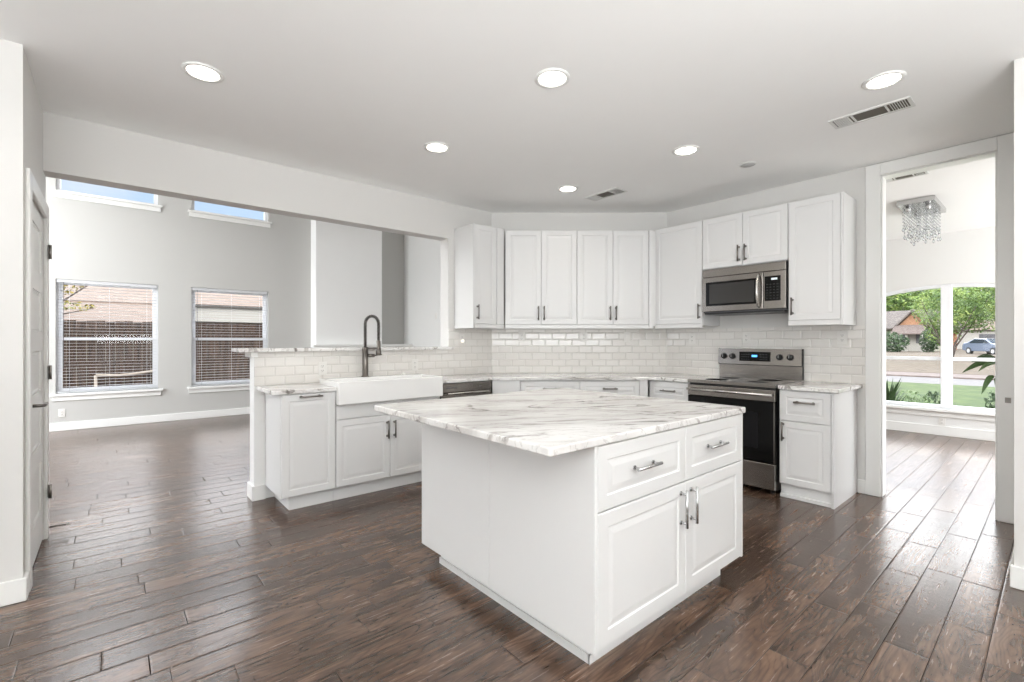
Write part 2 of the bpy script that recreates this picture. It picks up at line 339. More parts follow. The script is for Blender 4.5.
RZ_R = -math.pi / 2                      # fronts on the right wall look towards -X
RZ_D = -(math.pi / 2 - TH)               # fronts on the angled wall look back along the view
def dpt(depth, t, z=0): v = FW * depth + RT * t; return (v.x, v.y, z)

# ------------------------------------------------------------------ room shell
H = 2.74; WX = 4.80; PX, PY = 3.28, 4.20; QY = 2.902; FY = 9.25; DX = 8.55; FH = 5.0
struct(MB().box(-4, -4, -0.12, 8.7, 9.4, 0).build('floor', 'hickory_floor'), 'dark brown hand-scraped plank floor', 'floor')
struct(MB().prism([(-4, -4), (4.95, -4), (4.95, 3.0), (3.3, 4.35), (-4, 4.35)], H, H + 0.1).build('ceiling', 'ceiling_paint'), 'white flat kitchen ceiling with recessed lights', 'ceiling')
struct(MB().box(4.95, -1.5, H, 8.7, 3.6, H + 0.1).build('ceiling_dining', 'ceiling_paint'), 'white ceiling of the room beyond the doorway', 'ceiling')
struct(MB().box(-3.2, 4.35, FH, 4.97, 9.4, FH + 0.1).build('ceiling_family', 'ceiling_paint'), 'high white ceiling over the family room', 'ceiling')
# wall with the pantry door (a block with a recess)
D0, D1, DZ = 3.49, 4.25, 2.07
struct(MB().box(-4, 3.32, 0, -0.335, D0, H).box(-0.48, D1, 0, -0.335, 4.35, H).box(-4, D0, DZ, -0.335, D1, H).box(-4, D0, 0, -0.48, 4.35, DZ).box(-4, D1, DZ, -0.48, 4.35, H)
       .build('wall_left', 'wall_paint'), 'short light grey wall at far left holding the panelled door', 'wall')
# header, end pier and half wall between kitchen and family room
struct(MB().box(-0.335, 4.2, 2.365, 3.36, 4.35, H).box(2.70, 4.2, 0, 3.36, 4.35, 2.365).box(-4, 4.2, H + 0.1, 4.97, 4.35, FH)
       .build('wall_header', 'wall_paint'), 'light grey header wall spanning over the raised bar opening', 'wall')
struct(MB().box(0.865, 4.2, 0, 2.70, 4.35, 1.19).build('wall_half', 'white_paint'), 'white half wall behind the sink holding the raised bar', 'wall')
q = 0.15
struct(MB().prism([(PX, PY), (WX, QY), (WX + 0.12, QY + 0.06), (PX + 0.09, PY + 0.15)], 0, H).build('wall_back', 'wall_paint'), 'angled back wall behind the two double cabinets', 'wall')
OY0, OY1, OZ = 0.289, 0.956, 2.64
struct(MB().box(WX, OY1, 0, 4.92, 2.96, H).box(WX, OY0, OZ, 4.92, OY1, H).box(WX, -4, 0, 4.92, OY0, H).build('wall_right', 'wall_paint'), 'right wall with the range and the tall doorway', 'wall')
struct(MB().box(3.565, -4, 0, WX, 0.155, H).build('wall_near_right', 'wall_paint'), 'wall corner at the right edge of the view', 'wall')
struct(MB().box(4.82, 3.05, 0, 4.97, FY, FH).build('wall_family_right', 'white_paint'), 'white side wall of the family room seen over the bar', 'wall')
struct(MB().box(-4.1, -4.1, 0, 4.95, -4, H).build('wall_rear', 'white_paint'), 'plain white rear wall behind the camera', 'wall')
struct(MB().box(-4.1, -4, 0, -4, 4.35, H).build('wall_side', 'white_paint'), 'plain white left side wall behind the camera', 'wall')
# family room window wall with two windows below and two clerestory windows above
WINS = [(-0.612, 0.552), (0.985, 2.135)]; WZ0, WZ1 = 0.53, 2.165; CZ0, CZ1 = 3.42, 4.15
w = MB(); xs = [-3.2, WINS[0][0], WINS[0][1], WINS[1][0], WINS[1][1], 4.97]
for i in (0, 2, 4): w.box(xs[i], FY, 0, xs[i + 1], FY + 0.15, FH)
for a, b_ in WINS: w.box(a, FY, 0, b_, FY + 0.15, WZ0).box(a, FY, WZ1, b_, FY + 0.15, CZ0).box(a, FY, CZ1, b_, FY + 0.15, FH)
struct(w.build('wall_far', 'family_paint'), 'tall grey family room wall with two blinded windows', 'wall')
# chimney breast beside the windows with ledge
struct(MB().box(2.865, 8.95, 0, 4.17, FY, FH, 0.01).build('wall_chimney', 'ceiling_paint'), 'white projecting chimney breast in the family room', 'wall')
o = MB().prism([(2.78, 8.80), (4.78, 8.80), (4.78, 8.945), (2.78, 8.945)], 1.17, 1.215, 0.006).prism([(2.83, 8.85), (4.76, 8.85), (4.76, 8.945), (2.83, 8.945)], 1.08, 1.17, 0.01).build('mantel_shelf', 'trim_white')
tag(o, 'long white mantel shelf on the projecting wall beyond the bar', 'shelf')
# dining / front room
AW0, AW1, AC, AZ, AR = -0.45, 2.45, 1.0, 0.36, 3.05
ATOP = 2.05
def arch_z(y): return ATOP - (AR - math.sqrt(AR * AR - (y - AC) ** 2))
pl = [(AW0, AZ)]; N = 24
ys = [AW0 + (AW1 - AW0) * i / N for i in range(N + 1)]
w = MB().box(DX, -1.6, 0, DX + 0.15, AW0, H).box(DX, AW1, 0, DX + 0.15, 3.6, H).box(DX, AW0, 0, DX + 0.15, AW1, AZ)
w.prism([(y, arch_z(y)) for y in ys] + [(AW1, H), (AW0, H)], DX, DX + 0.15, axis='x')
struct(w.build('wall_front', 'white_paint'), 'front room wall with a wide arched window', 'wall')
struct(MB().box(4.92, 3.5, 0, 8.7, 3.62, H).build('wall_dining_side', 'white_paint'), 'side wall of the front room', 'wall')

# baseboards and casings
def bb_(name, *boxes):
    m = MB()
    for b_ in boxes: m.box(*b_, 0.004, 1)
    return struct(m.build(name, 'trim_white'))
bb_('baseboard_left', (-4, 3.305, 0, -0.32, 3.32, 0.115), (-0.335, 3.321, 0, -0.32, 3.40, 0.115))
bb_('baseboard_far', (-3.2, FY - 0.018, 0, 2.86, FY, 0.115), (4.18, FY - 0.018, 0, 4.82, FY, 0.115))
struct(MB().prism([(0.848, 4.183), (0.944, 4.183), (0.944, 4.199), (0.8645, 4.199), (0.8645, 4.351), (2.69, 4.351), (2.69, 4.367), (0.848, 4.367)], 0, 0.115).build('baseboard_half', 'trim_white'))
bb_('baseboard_right', (WX - 0.015, 1.055, 0, WX, 1.112, 0.115))
bb_('baseboard_near_right', (3.548, -4, 0, 3.565, 0.17, 0.115), (3.565, 0.155, 0, 4.78, 0.17, 0.115))
bb_('baseboard_front', (DX - 0.018, -1.6, 0, DX, 3.5, 0.13))
def tr(name, *boxes, mat='trim_white', bev=0.004):
    m = MB()
    for b_ in boxes: m.box(*b_, bev, 1)
    return struct(m.build(name, mat))
tr('trim_1', (WX - 0.018, OY1, 0, WX, OY1 + 0.10, H - 0.004), (WX - 0.018, OY0 - 0.10, 0, WX, OY0, H - 0.004), (WX - 0.018, OY0, OZ, WX, OY1, H - 0.004))
tr('trim_2', (4.80, OY1 - 0.012, 0, 4.92, OY1, OZ), (4.80, OY0, 0, 4.92, OY0 + 0.012, OZ), (4.80, OY0, OZ - 0.012, 4.92, OY1, OZ))
tr('trim_3', (-0.335, D0 - 0.09, 0, -0.317, D0, DZ + 0.09), (-0.335, D1, 0, -0.317, D1 + 0.085, DZ + 0.09), (-0.335, D0, DZ, -0.317, D1, DZ + 0.09))
struct(MB().prism([(0.835, 4.172), (0.885, 4.172), (0.885, 4.199), (0.8645, 4.199), (0.8645, 4.351), (2.69, 4.351), (2.69, 4.38), (0.835, 4.38)], 1.15, 1.1905).build('trim_4', 'trim_white'))
o = MB().box(WX - 0.0205, 0.222, 0.845, WX - 0.0185, 0.252, 0.882, 0.0).box(WX - 0.022, 0.228, 0.856, WX - 0.0205, 0.246, 0.870).build('strike_plate', 'faucet_metal')
tag(o, 'small dark metal strike plate on the doorway casing', 'strike plate')

# pantry door: five raised panels, hinges, lever
d = empty('door_1', (-0.352, D0 + 0.004, 0.012), math.pi / 2, 'closed white five-panel door in the short left wall', 'door'); d['kind'] = 'structure'
DW, DH = D1 - D0 - 0.008, DZ - 0.016
bm_ = MB(); zr = [0.0, 0.20, 0.52, 0.63, 0.85, 0.96, 1.207, 1.325, 1.568, 1.68, 1.95, DH]
S_ = 0.115
bm_.box(0, -0.012, 0, S_, 0.028, DH).box(DW - S_, -0.012, 0, DW, 0.028, DH)
for i in range(0, 12, 2): bm_.box(S_, -0.012, zr[i], DW - S_, 0.028, zr[i + 1])
bm_.build('door_slab', 'trim_white', d)
for i in range(1, 11, 2): MB().box(S_, 0.0, zr[i], DW - S_, 0.022, zr[i + 1]).panel(S_ + 0.002, zr[i] + 0.002, DW - S_ - 0.002, zr[i + 1] - 0.002, 0.008, 0.012, 0.0).build('door_panel', 'trim_white', d)
for z in (0.25, 1.02, 1.80):
    MB().cyl((DW + 0.004, -0.046, z), (DW + 0.004, -0.046, z + 0.09), 0.008, 12).box(DW - 0.012, -0.0385, z, DW + 0.02, -0.037, z + 0.09).build('hinge', 'nickel', d)
lv = MB().cyl((0.07, -0.012, 0.92), (0.07, -0.024, 0.92), 0.030, 24).box(0.045, -0.020, 0.87, 0.095, -0.0121, 0.97, 0.004).build('door_handle', 'nickel', d)
MB().tube([(0.07, -0.024, 0.92), (0.07, -0.065, 0.92), (0.078, -0.072, 0.92), (0.19, -0.072, 0.918)], 0.009, 10).build('lever', 'nickel', lv)
st = empty('door_stop', (-0.317, 4.30, 0.06), 0, 'thin spring door stop with white tip low on the door casing', 'door stop')
MB().tube([(0.0, 0, 0), (0.085, 0, 0.0)], 0.005, 8).build('spring', 'faucet_metal', st)
MB().cyl((0.085, 0, 0), (0.10, 0, 0), 0.009, 12).build('tip', 'plastic_white', st)

# ------------------------------------------------------------------ windows
def sash_window(name, x0, x1, label):
    e = empty(name, (x0, FY, WZ0), 0, label, 'window'); e['kind'] = 'structure'; W_ = x1 - x0; H_ = WZ1 - WZ0; mid = 0.77
    f = MB(); y0, y1 = 0.06, 0.13
    f.box(0, y0, 0, 0.035, y1, H_).box(W_ - 0.035, y0, 0, W_, y1, H_).box(0.035, y0, H_ - 0.035, W_ - 0.035, y1, H_).box(0.035, y0, 0, W_ - 0.035, y1, 0.035)
    f.build('window_frame', 'vinyl_white', e)
    for zz0, zz1, yy, nm in ((mid - 0.01, H_ - 0.035, 0.10, 'upper_sash'), (0.035, mid + 0.03, 0.07, 'lower_sash')):
        g = MB(); a, b_ = 0.035, W_ - 0.035; r = 0.032
        g.box(a, yy, zz0, a + r, yy + 0.028, zz1).box(b_ - r, yy, zz0, b_, yy + 0.028, zz1).box(a + r, yy, zz0, b_ - r, yy + 0.028, zz0 + r).box(a + r, yy, zz1 - r, b_ - r, yy + 0.028, zz1)
        so = g.build(nm, 'vinyl_white', e); MB().box(a + r, yy + 0.012, zz0 + r, b_ - r, yy + 0.016, zz1 - r).build('pane', 'window_glass', so)
    MB().box(-0.06, -0.05, -0.035, W_ + 0.06, 0.06, 0.0, 0.005).box(-0.035, -0.018, -0.105, W_ + 0.035, 0.0, -0.036, 0.003).build('window_sill', 'trim_white', e)
    return e
sash_window('window_1', *WINS[0], 'left double-hung window with blinds in the grey far wall')
sash_window('window_2', *WINS[1], 'right double-hung window with blinds in the grey far wall')
def clere(name, x0, x1, label):
    e = empty(name, (x0, FY, CZ0), 0, label, 'window'); e['kind'] = 'structure'; W_ = x1 - x0; H_ = CZ1 - CZ0
    MB().box(0, 0.05, 0, 0.05, 0.12, H_).box(W_ - 0.05, 0.05, 0, W_, 0.12, H_).box(0.05, 0.05, 0, W_ - 0.05, 0.12, 0.03).box(0.05, 0.05, H_ - 0.05, W_ - 0.05, 0.12, H_).build('window_frame', 'vinyl_white', e)
    MB().box(0.05, 0.08, 0.03, W_ - 0.05, 0.085, H_ - 0.05).build('pane', 'window_glass', e)
    MB().box(-0.05, -0.045, -0.03, W_ + 0.05, 0.05, 0.0, 0.005).box(-0.03, -0.018, -0.10, W_ + 0.03, 0, -0.031, 0.003).build('window_sill', 'trim_white', e)
clere('window_3', *WINS[0], 'left high clerestory window showing pale blue sky')
clere('window_4', *WINS[1], 'right high clerestory window showing pale blue sky')
def blind(x0, x1, label):
    e = empty('window_blind', (x0 + 0.012, FY + 0.03, WZ0), 0, label, 'blind', 'horizontal blinds on the far windows'); W_ = x1 - x0 - 0.024; H_ = WZ1 - WZ0
    MB().box(0, -0.022, H_ - 0.05, W_, 0.022, H_ - 0.002, 0.003).build('headrail', 'blind_white', e)
    s = MB(); n = 35
    for i in range(n):
        z = 0.045 + i * (H_ - 0.115) / (n - 1)
        t = bmesh.new(); a = math.radians(1.5)
        vs = [t.verts.new((x, y, z - y * math.sin(a) + dz + (0.0016 if y == 0 else 0))) for dz in (0, 0.0016) for x in (0.008, W_ - 0.008) for y in (-0.022, 0.0, 0.022)]
        for a_, b_, c_, d_ in ((0, 1, 4, 3), (1, 2, 5, 4), (6, 9, 10, 7), (7, 10, 11, 8), (0, 3, 9, 6), (2, 8, 11, 5), (0, 6, 7, 1), (1, 7, 8, 2), (3, 4, 10, 9), (4, 5, 11, 10)): t.faces.new((vs[a_], vs[b_], vs[c_], vs[d_]))
        bmesh.ops.recalc_face_normals(t, faces=list(t.faces)); s._merge(t)
    s.build('slats', 'blind_white', e)
    MB().box(0.004, -0.02, 0.006, W_ - 0.004, 0.02, 0.024, 0.003).build('bottom_rail', 'blind_white', e)
    for cx in (0.13, W_ / 2, W_ - 0.13): MB().cyl((cx, -0.024, 0.02), (cx, -0.024, H_ - 0.05), 0.0015, 6).build('ladder_cord', 'blind_white', e)
    MB().cyl((0.07, -0.028, 0.35), (0.07, -0.028, H_ - 0.04), 0.004, 8).build('wand', 'dark_grey', e)
blind(*WINS[0], 'white horizontal blind in the left window of the grey far wall')
blind(*WINS[1], 'white horizontal blind in the right window, partly behind the raised bar end')
# arched window
e = empty('window_5', (DX, AC, AZ), 0, 'wide arched window of the front room looking onto the street', 'window'); e['kind'] = 'structure'
def loc_arch(y): return arch_z(y + AC) - AZ
f = MB()
ysl = [y - AC for y in ys]
f.prism([(y, loc_arch(y)) for y in ysl] + [(y, loc_arch(y) - 0.045) for y in ysl[::-1]], 0.03, 0.12, axis='x')
f.box(0.03, AW0 - AC, 0, 0.12, AW1 - AC, 0.045).box(0.03, AW0 - AC, 0.045, 0.12, AW0 - AC + 0.05, loc_arch(AW0 - AC + 0.04)).box(0.03, AW1 - AC - 0.05, 0.045, 0.12, AW1 - AC, loc_arch(AW1 - AC - 0.04))
f.build('window_frame', 'vinyl_white', e)
for yc in (0.0, -0.83, 0.83): MB().box(0.02, yc - 0.055, 0.02, 0.13, yc + 0.055, loc_arch(yc) - 0.01, 0.004).build('mullion', 'vinyl_white', e)
MB().box(0.045, AW0 - AC + 0.05, 0.655, 0.10, AW1 - AC - 0.05, 0.70, 0.003).build('meeting_rail', 'vinyl_white', e)
ysg = [AW0 - AC + 0.05 + (AW1 - AW0 - 0.1) * i / 16 for i in range(17)]
MB().prism([(y, loc_arch(y) - 0.03) for y in ysg] + [(ysg[-1], 0.04), (ysg[0], 0.04)], 0.07, 0.074, axis='x').build('pane', 'window_glass', e)
MB().box(-0.06, AW0 - AC - 0.05, -0.035, 0.03, AW1 - AC + 0.05, 0.0, 0.005).box(-0.018, AW0 - AC, -0.11, 0, AW1 - AC, -0.036, 0.003).build('window_sill', 'trim_white', e)

# ------------------------------------------------------------------ cabinets
def bar_handle(parent, cx, cz, length, vertical, y, mat='nickel', r=0.0068):
    o = MB(); hl = length / 2; pr = hl - 0.018; out = 0.032
    if vertical:
        o.cyl((cx, y - out, cz - hl), (cx, y - out, cz + hl), r, 14)
        for s in (-pr, pr): o.cyl((cx, y, cz + s), (cx, y - out, cz + s), r * 0.85, 12).cyl((cx, y, cz + s), (cx, y - 0.004, cz + s), r * 1.5, 14)
    else:
        o.cyl((cx - hl, y - out, cz), (cx + hl, y - out, cz), r, 14)
        for s in (-pr, pr): o.cyl((cx + s, y, cz), (cx + s, y - out, cz), r * 0.85, 12).cyl((cx + s, y, cz), (cx + s, y - 0.004, cz), r * 1.5, 14)
    return o.build('handle', mat, parent)
TF = 0.019
def front(parent, kind, x0, z0, x1, z1, handle=None, hm='nickel', frame=0.05):
    o = MB().panel(x0 + 0.0015, z0 + 0.0015, x1 - 0.0015, z1 - 0.0015, TF, frame, -0.001).build(kind, 'cabinet_white', parent)
    if handle:
        k, cx, cz, ln = handle; bar_handle(o, cx, cz, ln, k == 'v', -0.001 - TF, hm)
    return o

# --- island
isl = empty('kitchen_island', (1.372, 1.15, 0), 0, 'white kitchen island cabinet with drawers over doors under marble slab', 'island')
IW, ID = 1.258, 1.27
MB().box(0.018, 0, 0.11, IW - 0.018, ID, 0.884).build('body', 'cabinet_white', isl)
MB().box(0, -0.02, 0.10, 0.017, 0.626, 0.884, 0.0015, 1).build('side_panel', 'cabinet_white', isl)
MB().box(0.001, 0.629, 0.10, 0.017, ID, 0.884, 0.0015, 1).build('side_panel', 'cabinet_white', isl)
MB().box(IW - 0.017, -0.02, 0.10, IW, ID, 0.884, 0.0015, 1).build('side_panel', 'cabinet_white', isl)
MB().box(0.07, 0.065, 0, IW - 0.10, ID - 0.10, 0.11).box(0.062, 0.058, 0, 0.069, ID - 0.095, 0.035).box(0.062, 0.057, 0, IW - 0.10, 0.064, 0.035).build('toe_kick', 'cabinet_white', isl)
sp = 0.655
front(isl, 'drawer', 0.018, 0.629, sp, 0.882, ('h', 0.318, 0.762, 0.17), 'chrome', 0.055)
front(isl, 'drawer', sp, 0.629, IW - 0.018, 0.882, ('h', 0.93, 0.762, 0.17), 'chrome', 0.055)
front(isl, 'door', 0.018, 0.105, sp, 0.626, ('v', 0.61, 0.515, 0.17), 'chrome', 0.06)
front(isl, 'door', sp, 0.105, IW - 0.018, 0.626, ('v', 0.70, 0.515, 0.17), 'chrome', 0.06)
def rounded(x0, y0, x1, y1, r, n=5):
    p = []
    for cx, cy, a0 in ((x1 - r, y1 - r, 0), (x0 + r, y1 - r, 90), (x0 + r, y0 + r, 180), (x1 - r, y0 + r, 270)):
        for i in range(n + 1): a = math.radians(a0 + 90 * i / n); p.append((cx + r * math.cos(a), cy + r * math.sin(a)))
    return p
o = MB().prism(rounded(1.128, 1.122, 2.655, 2.53, 0.012), 0.885, 0.917, 0.0).build('island_countertop', 'marble')
bv = o.modifiers.new('edge', 'BEVEL'); bv.width = 0.006; bv.segments = 3; bv.limit_method = 'ANGLE'
tag(o, 'large white marble slab with grey veins on the kitchen island', 'countertop')

# --- base cabinets
def base_cab(loc, rz, w, depth, label, fronts, filler=(0, 0), ztop=0.884, kick_in=0.06, side=True, name='base_cabinet', body_z=0.11, kick_x0=0.0, group=None):
    e = empty(name, loc, rz, label, 'cabinet', group)
    MB().box(-filler[0], 0, body_z, w + filler[1], depth, ztop).build('body', 'cabinet_white', e)
    MB().box(-filler[0] + kick_x0, kick_in, 0, w + filler[1], depth, body_z).build('toe_kick', 'cabinet_white', e)
    if filler[0]: MB().box(-filler[0], -0.02, body_z, -0.002, 0, ztop, 0.001, 1).build('filler_panel', 'cabinet_white', e)
    if filler[1]: MB().box(w + 0.002, -0.02, body_z, w + filler[1], 0, ztop, 0.001, 1).build('filler_panel', 'cabinet_white', e)
    for f_ in fronts: front(e, *f_)
    return e
YF = 3.74
base_cab((0.945, YF, 0), 0, 0.40, 0.46, 'narrow white pull-out cabinet at the peninsula end, bar handle on top', [('door', 0.002, 0.115, 0.398, 0.880, ('h', 0.205, 0.858, 0.17), 'nickel', 0.05)], kick_x0=0.07, kick_in=0.045)
e = base_cab((1.347, YF, 0), 0, 0.958, 0.45, 'white double-door cabinet under the farmhouse sink', [('door', 0.0, 0.115, 0.459, 0.652, ('v', 0.432, 0.53, 0.15)), ('door', 0.459, 0.115, 0.958, 0.652, ('v', 0.497, 0.53, 0.15))], ztop=0.77, kick_in=0.045)
MB().box(0.002, -0.018, 0.656, 0.956, 0, 0.770, 0.001, 1).build('apron_panel', 'cabinet_white', e)
DB = 4.74
base_cab(dpt(DB, 0.083), RZ_D, 0.60, 0.575, 'white drawer cabinet on the angled wall nearer the dishwasher', [('drawer', 0, 0.70, 0.60, 0.875, ('h', 0.30, 0.80, 0.15)), ('door', 0, 0.115, 0.30, 0.697, ('v', 0.27, 0.55, 0.15)), ('door', 0.30, 0.115, 0.60, 0.697, ('v', 0.33, 0.55, 0.15))], filler=(0.28, 0))
base_cab(dpt(DB, 0.685), RZ_D, 0.60, 0.575, 'white drawer cabinet on the angled wall nearer the range', [('drawer', 0, 0.70, 0.60, 0.875, ('h', 0.30, 0.80, 0.15)), ('door', 0, 0.115, 0.30, 0.697, ('v', 0.27, 0.55, 0.15)), ('door', 0.30, 0.115, 0.60, 0.697, ('v', 0.33, 0.55, 0.15))], filler=(0, 0.085))
XR = 4.19
base_cab((XR, 2.728, 0), RZ_R, 0.436, 0.60, 'white base cabinet immediately left of the range', [('drawer', 0.004, 0.70, 0.434, 0.875, ('h', 0.225, 0.79, 0.16)), ('door', 0.004, 0.115, 0.434, 0.697, ('v', 0.40, 0.55, 0.15))])
e = base_cab((XR, 1.50, 0), RZ_R, 0.383, 0.595, 'white base cabinet right of the range beside the doorway', [('drawer', 0.0, 0.632, 0.365, 0.880, ('h', 0.19, 0.79, 0.15)), ('door', 0.0, 0.115, 0.365, 0.629, ('v', 0.03, 0.545, 0.15))], kick_in=0.02)
MB().box(0.368, -0.02, 0.0, 0.386, 0.595, 0.884, 0.001, 1).build('side_panel', 'cabinet_white', e)
MB().box(0.0, -0.002, 0, 0.367, 0.019, 0.03, 0.003, 1).build('shoe_moulding', 'cabinet_white', e)

# perimeter worktop with the sink notch, and the piece right of the range
DCF = 4.70
xa = (DCF - 3.705 * FW.y) / FW.x; ya = (DCF - 4.155 * FW.x) / FW.y
o = MB().prism([(0.88, 4.19), (0.88, 3.705), (1.346, 3.705), (1.346, 4.125), (2.304, 4.125), (2.304, 3.705), (xa, 3.705), (4.155, ya), (4.155, 2.288), (4.79, 2.288), (4.79, 2.897), (3.275, 4.19)], 0.885, 0.917).build('kitchen_countertop', 'marble')
bv = o.modifiers.new('edge', 'BEVEL'); bv.width = 0.005; bv.segments = 2; bv.limit_method = 'ANGLE'
tag(o, 'veined marble worktop running from the sink peninsula round to the range', 'countertop')
o = MB().prism([(4.15, 1.078), (4.79, 1.078), (4.79, 1.503), (4.15, 1.503)], 0.885, 0.917).build('kitchen_countertop', 'marble')
bv = o.modifiers.new('edge', 'BEVEL'); bv.width = 0.005; bv.segments = 2; bv.limit_method = 'ANGLE'
tag(o, 'short marble worktop piece right of the range beside the doorway', 'countertop')
o = MB().prism([(0.745, 4.13), (2.735, 4.13), (2.735, 4.188), (2.697, 4.188), (2.697, 4.44), (0.745, 4.44)], 1.1915, 1.222).build('bar_top', 'marble')
bv = o.modifiers.new('edge', 'BEVEL'); bv.width = 0.005; bv.segments = 2; bv.limit_method = 'ANGLE'
tag(o, 'long narrow marble bar top on the half wall behind the sink', 'countertop')

# backsplash tile
def splash(name, loc, rz, boxes, label):
    m = MB()
    for x0, z0, x1, z1 in boxes: m.box(x0, -0.009, z0 - 0.917, x1, -0.0005, z1 - 0.917)
    return struct(m.build(name, 'subway_tile', None, (loc[0], loc[1], 0.917), rz), label, 'tiles')
splash('wall_tile_left', (0.865, 4.2), 0, [(0.0, 0.917, 1.835, 1.19), (1.835, 0.917, 2.41, 1.41)], 'cream bevelled subway tile behind the sink and below the bar')
splash('wall_tile_back', dpt(FW.x * PX + FW.y * PY, 0), RZ_D, [(RT.x * PX + RT.y * PY, 0.917, RT.x * WX + RT.y * QY, 1.41)], 'cream bevelled subway tile on the angled back wall')
splash('wall_tile_right', (WX, QY), RZ_R, [(0, 0.88, QY - 1.058, 1.41)], 'cream bevelled subway tile behind the range')

# --- wall cabinets
UZ0, UZ1 = 1.455, 2.472
def wall_cab(loc, rz, w, depth, z0, z1, label, fronts, rail=True, side=None, group=None):
    e = empty('wall_cabinet', loc, rz, label, 'cabinet', group)
    MB().box(0, 0, z0 - (0.018 if rail else 0) - loc[2], w, depth, z1 - loc[2]).build('body', 'cabinet_white', e)
    if rail: MB().box(0, -0.021, 1.412 - loc[2], w, -0.0005, UZ0 - 0.003 - loc[2], 0.0015, 1).build('light_rail', 'cabinet_white', e)
    for f_ in fronts: front(e, f_[0], f_[1], f_[2] - loc[2], f_[3], f_[4] - loc[2], (f_[5][0], f_[5][1], f_[5][2] - loc[2], f_[5][3]), 'nickel', 0.05)
    if side is not None:
        for s in side: MB().box(s[0], -0.021, s[2] - loc[2], s[1], depth, z1 + 0.001 - loc[2], 0.001, 1).build('side_panel', 'cabinet_white', e)
    return e
HZ = 1.575
wall_cab((2.778, 3.872, 1.41), 0, 0.40, 0.323, UZ0, UZ1, 'white wall cabinet beside the bar opening, leftmost of the row', [('door', 0.016, UZ0, 0.30, UZ1, ('v', 0.045, HZ, 0.15))], side=[(-0.003, 0.014, 1.412), (0.303, 0.398, UZ0)])
UD = 5.0
def du(t): return dpt(UD, t, 1.41)
wall_cab(du(-0.073), RZ_D, 0.764, 0.315, UZ0, UZ1 - 0.014, 'white double-door wall cabinet on the angled wall, left of its twin', [('door', 0.004, UZ0, 0.3835, UZ1 - 0.014, ('v', 0.354, HZ, 0.15)), ('door', 0.3845, UZ0, 0.763, UZ1 - 0.014, ('v', 0.414, HZ, 0.15))])
e = wall_cab(du(0.692), RZ_D, 0.765, 0.315, UZ0, UZ1 - 0.014, 'white double-door wall cabinet on the angled wall, right of its twin', [('door', 0, UZ0, 0.382, UZ1 - 0.014, ('v', 0.352, HZ, 0.15)), ('door', 0.383, UZ0, 0.764, UZ1 - 0.014, ('v', 0.413, HZ, 0.15))])
MB().box(0.767, -0.021, 0.002, 0.812, 0.20, UZ1 - 0.014 - 1.41, 0.001, 1).build('filler_panel', 'cabinet_white', e)
MB().box(0.813, 0.006, 0.03, 0.845, 0.05, UZ1 - 1.43).build('filler_strip', 'cabinet_white', e)
UX = 4.45
e = wall_cab((UX, 2.828, 1.41), RZ_R, 0.533, 0.34, UZ0, UZ1, 'single-door white wall cabinet left of the microwave', [('door', 0.003, UZ0, 0.531, UZ1, ('v', 0.505, HZ, 0.15))])
e = wall_cab((UX, 2.293, 1.98), RZ_R, 0.768, 0.34, 1.98, UZ1, 'short double-door white wall cabinet above the microwave', [('door', 0.0, 1.982, 0.384, UZ1, ('v', 0.355, 2.095, 0.15)), ('door', 0.385, 1.982, 0.767, UZ1, ('v', 0.415, 2.095, 0.15))], rail=False)
e = wall_cab((UX, 1.523, 1.41), RZ_R, 0.383, 0.34, UZ0, UZ1, 'tall white wall cabinet right of the microwave, end of the row', [('door', 0.002, UZ0, 0.383, UZ1, ('v', 0.035, HZ, 0.15))], side=[(0.384, 0.403, 1.412)])

# ------------------------------------------------------------------ sink and faucet
s = empty('farmhouse_sink', (1.348, 3.665, 0.775), 0, 'wide white apron-front farmhouse sink in the peninsula', 'sink')
SW, SD, SH = 0.954, 0.457, 0.183
m_ = MB(); tw = 0.025
m_.box(0, 0, 0, SW, 0.035, SH, 0.008, 3).box(0, 0.03, 0.0, tw, SD, SH, 0.006).box(SW - tw, 0.03, 0, SW, SD, SH, 0.006).box(0.01, SD - 0.11, 0, SW - 0.01, SD, SH, 0.006).box(0.01, 0.02, 0, SW - 0.01, SD - 0.01, 0.02)
m_.build('basin', 'sink_white', s)
MB().lathe([(0.045, 0.0), (0.045, 0.004), (0.03, 0.005), (0.02, 0.002)], (SW / 2, SD / 2, 0.0205)).build('drain', 'chrome', s)
fz = empty('kitchen_faucet', (1.735, 4.07, 0.958), 0, 'tall dark spring-neck faucet rising behind the farmhouse sink', 'faucet')
MB().lathe([(0.034, 0.0), (0.034, 0.006), (0.027, 0.012), (0.026, 0.24), (0.028, 0.245), (0.028, 0.265), (0.014, 0.27)], (0, 0, 0), n=20).build('body', 'faucet_metal', fz)
# spout leans out parallel to the front, coil around it
ux, uy = 0.93, -0.37
arc = [(0, 0, 0.26)]
RA = 0.058
for i in range(0, 15): a = math.pi - math.pi * i / 14; arc.append((ux * (RA + RA * math.cos(a)), uy * (RA + RA * math.cos(a)), 0.475 + RA * 1.25 * math.sin(a)))
arc += [(ux * 2 * RA, uy * 2 * RA, 0.42), (ux * 2 * RA, uy * 2 * RA, 0.33)]
MB().tube(arc, 0.0105, 10).build('hose', 'black_plastic', fz)
def resample(pts, n):
    P = [Vector(p) for p in pts]; L = [0]
    for a, b_ in zip(P, P[1:]): L.append(L[-1] + (b_ - a).length)
    out = []
    for i in range(n):
        d_ = L[-1] * i / (n - 1); k = 0
        while k < len(P) - 2 and L[k + 1] < d_: k += 1
        f_ = (d_ - L[k]) / max(1e-6, L[k + 1] - L[k]); out.append(P[k].lerp(P[k + 1], f_))
    return out
rs_ = resample(arc, 460); hel = []
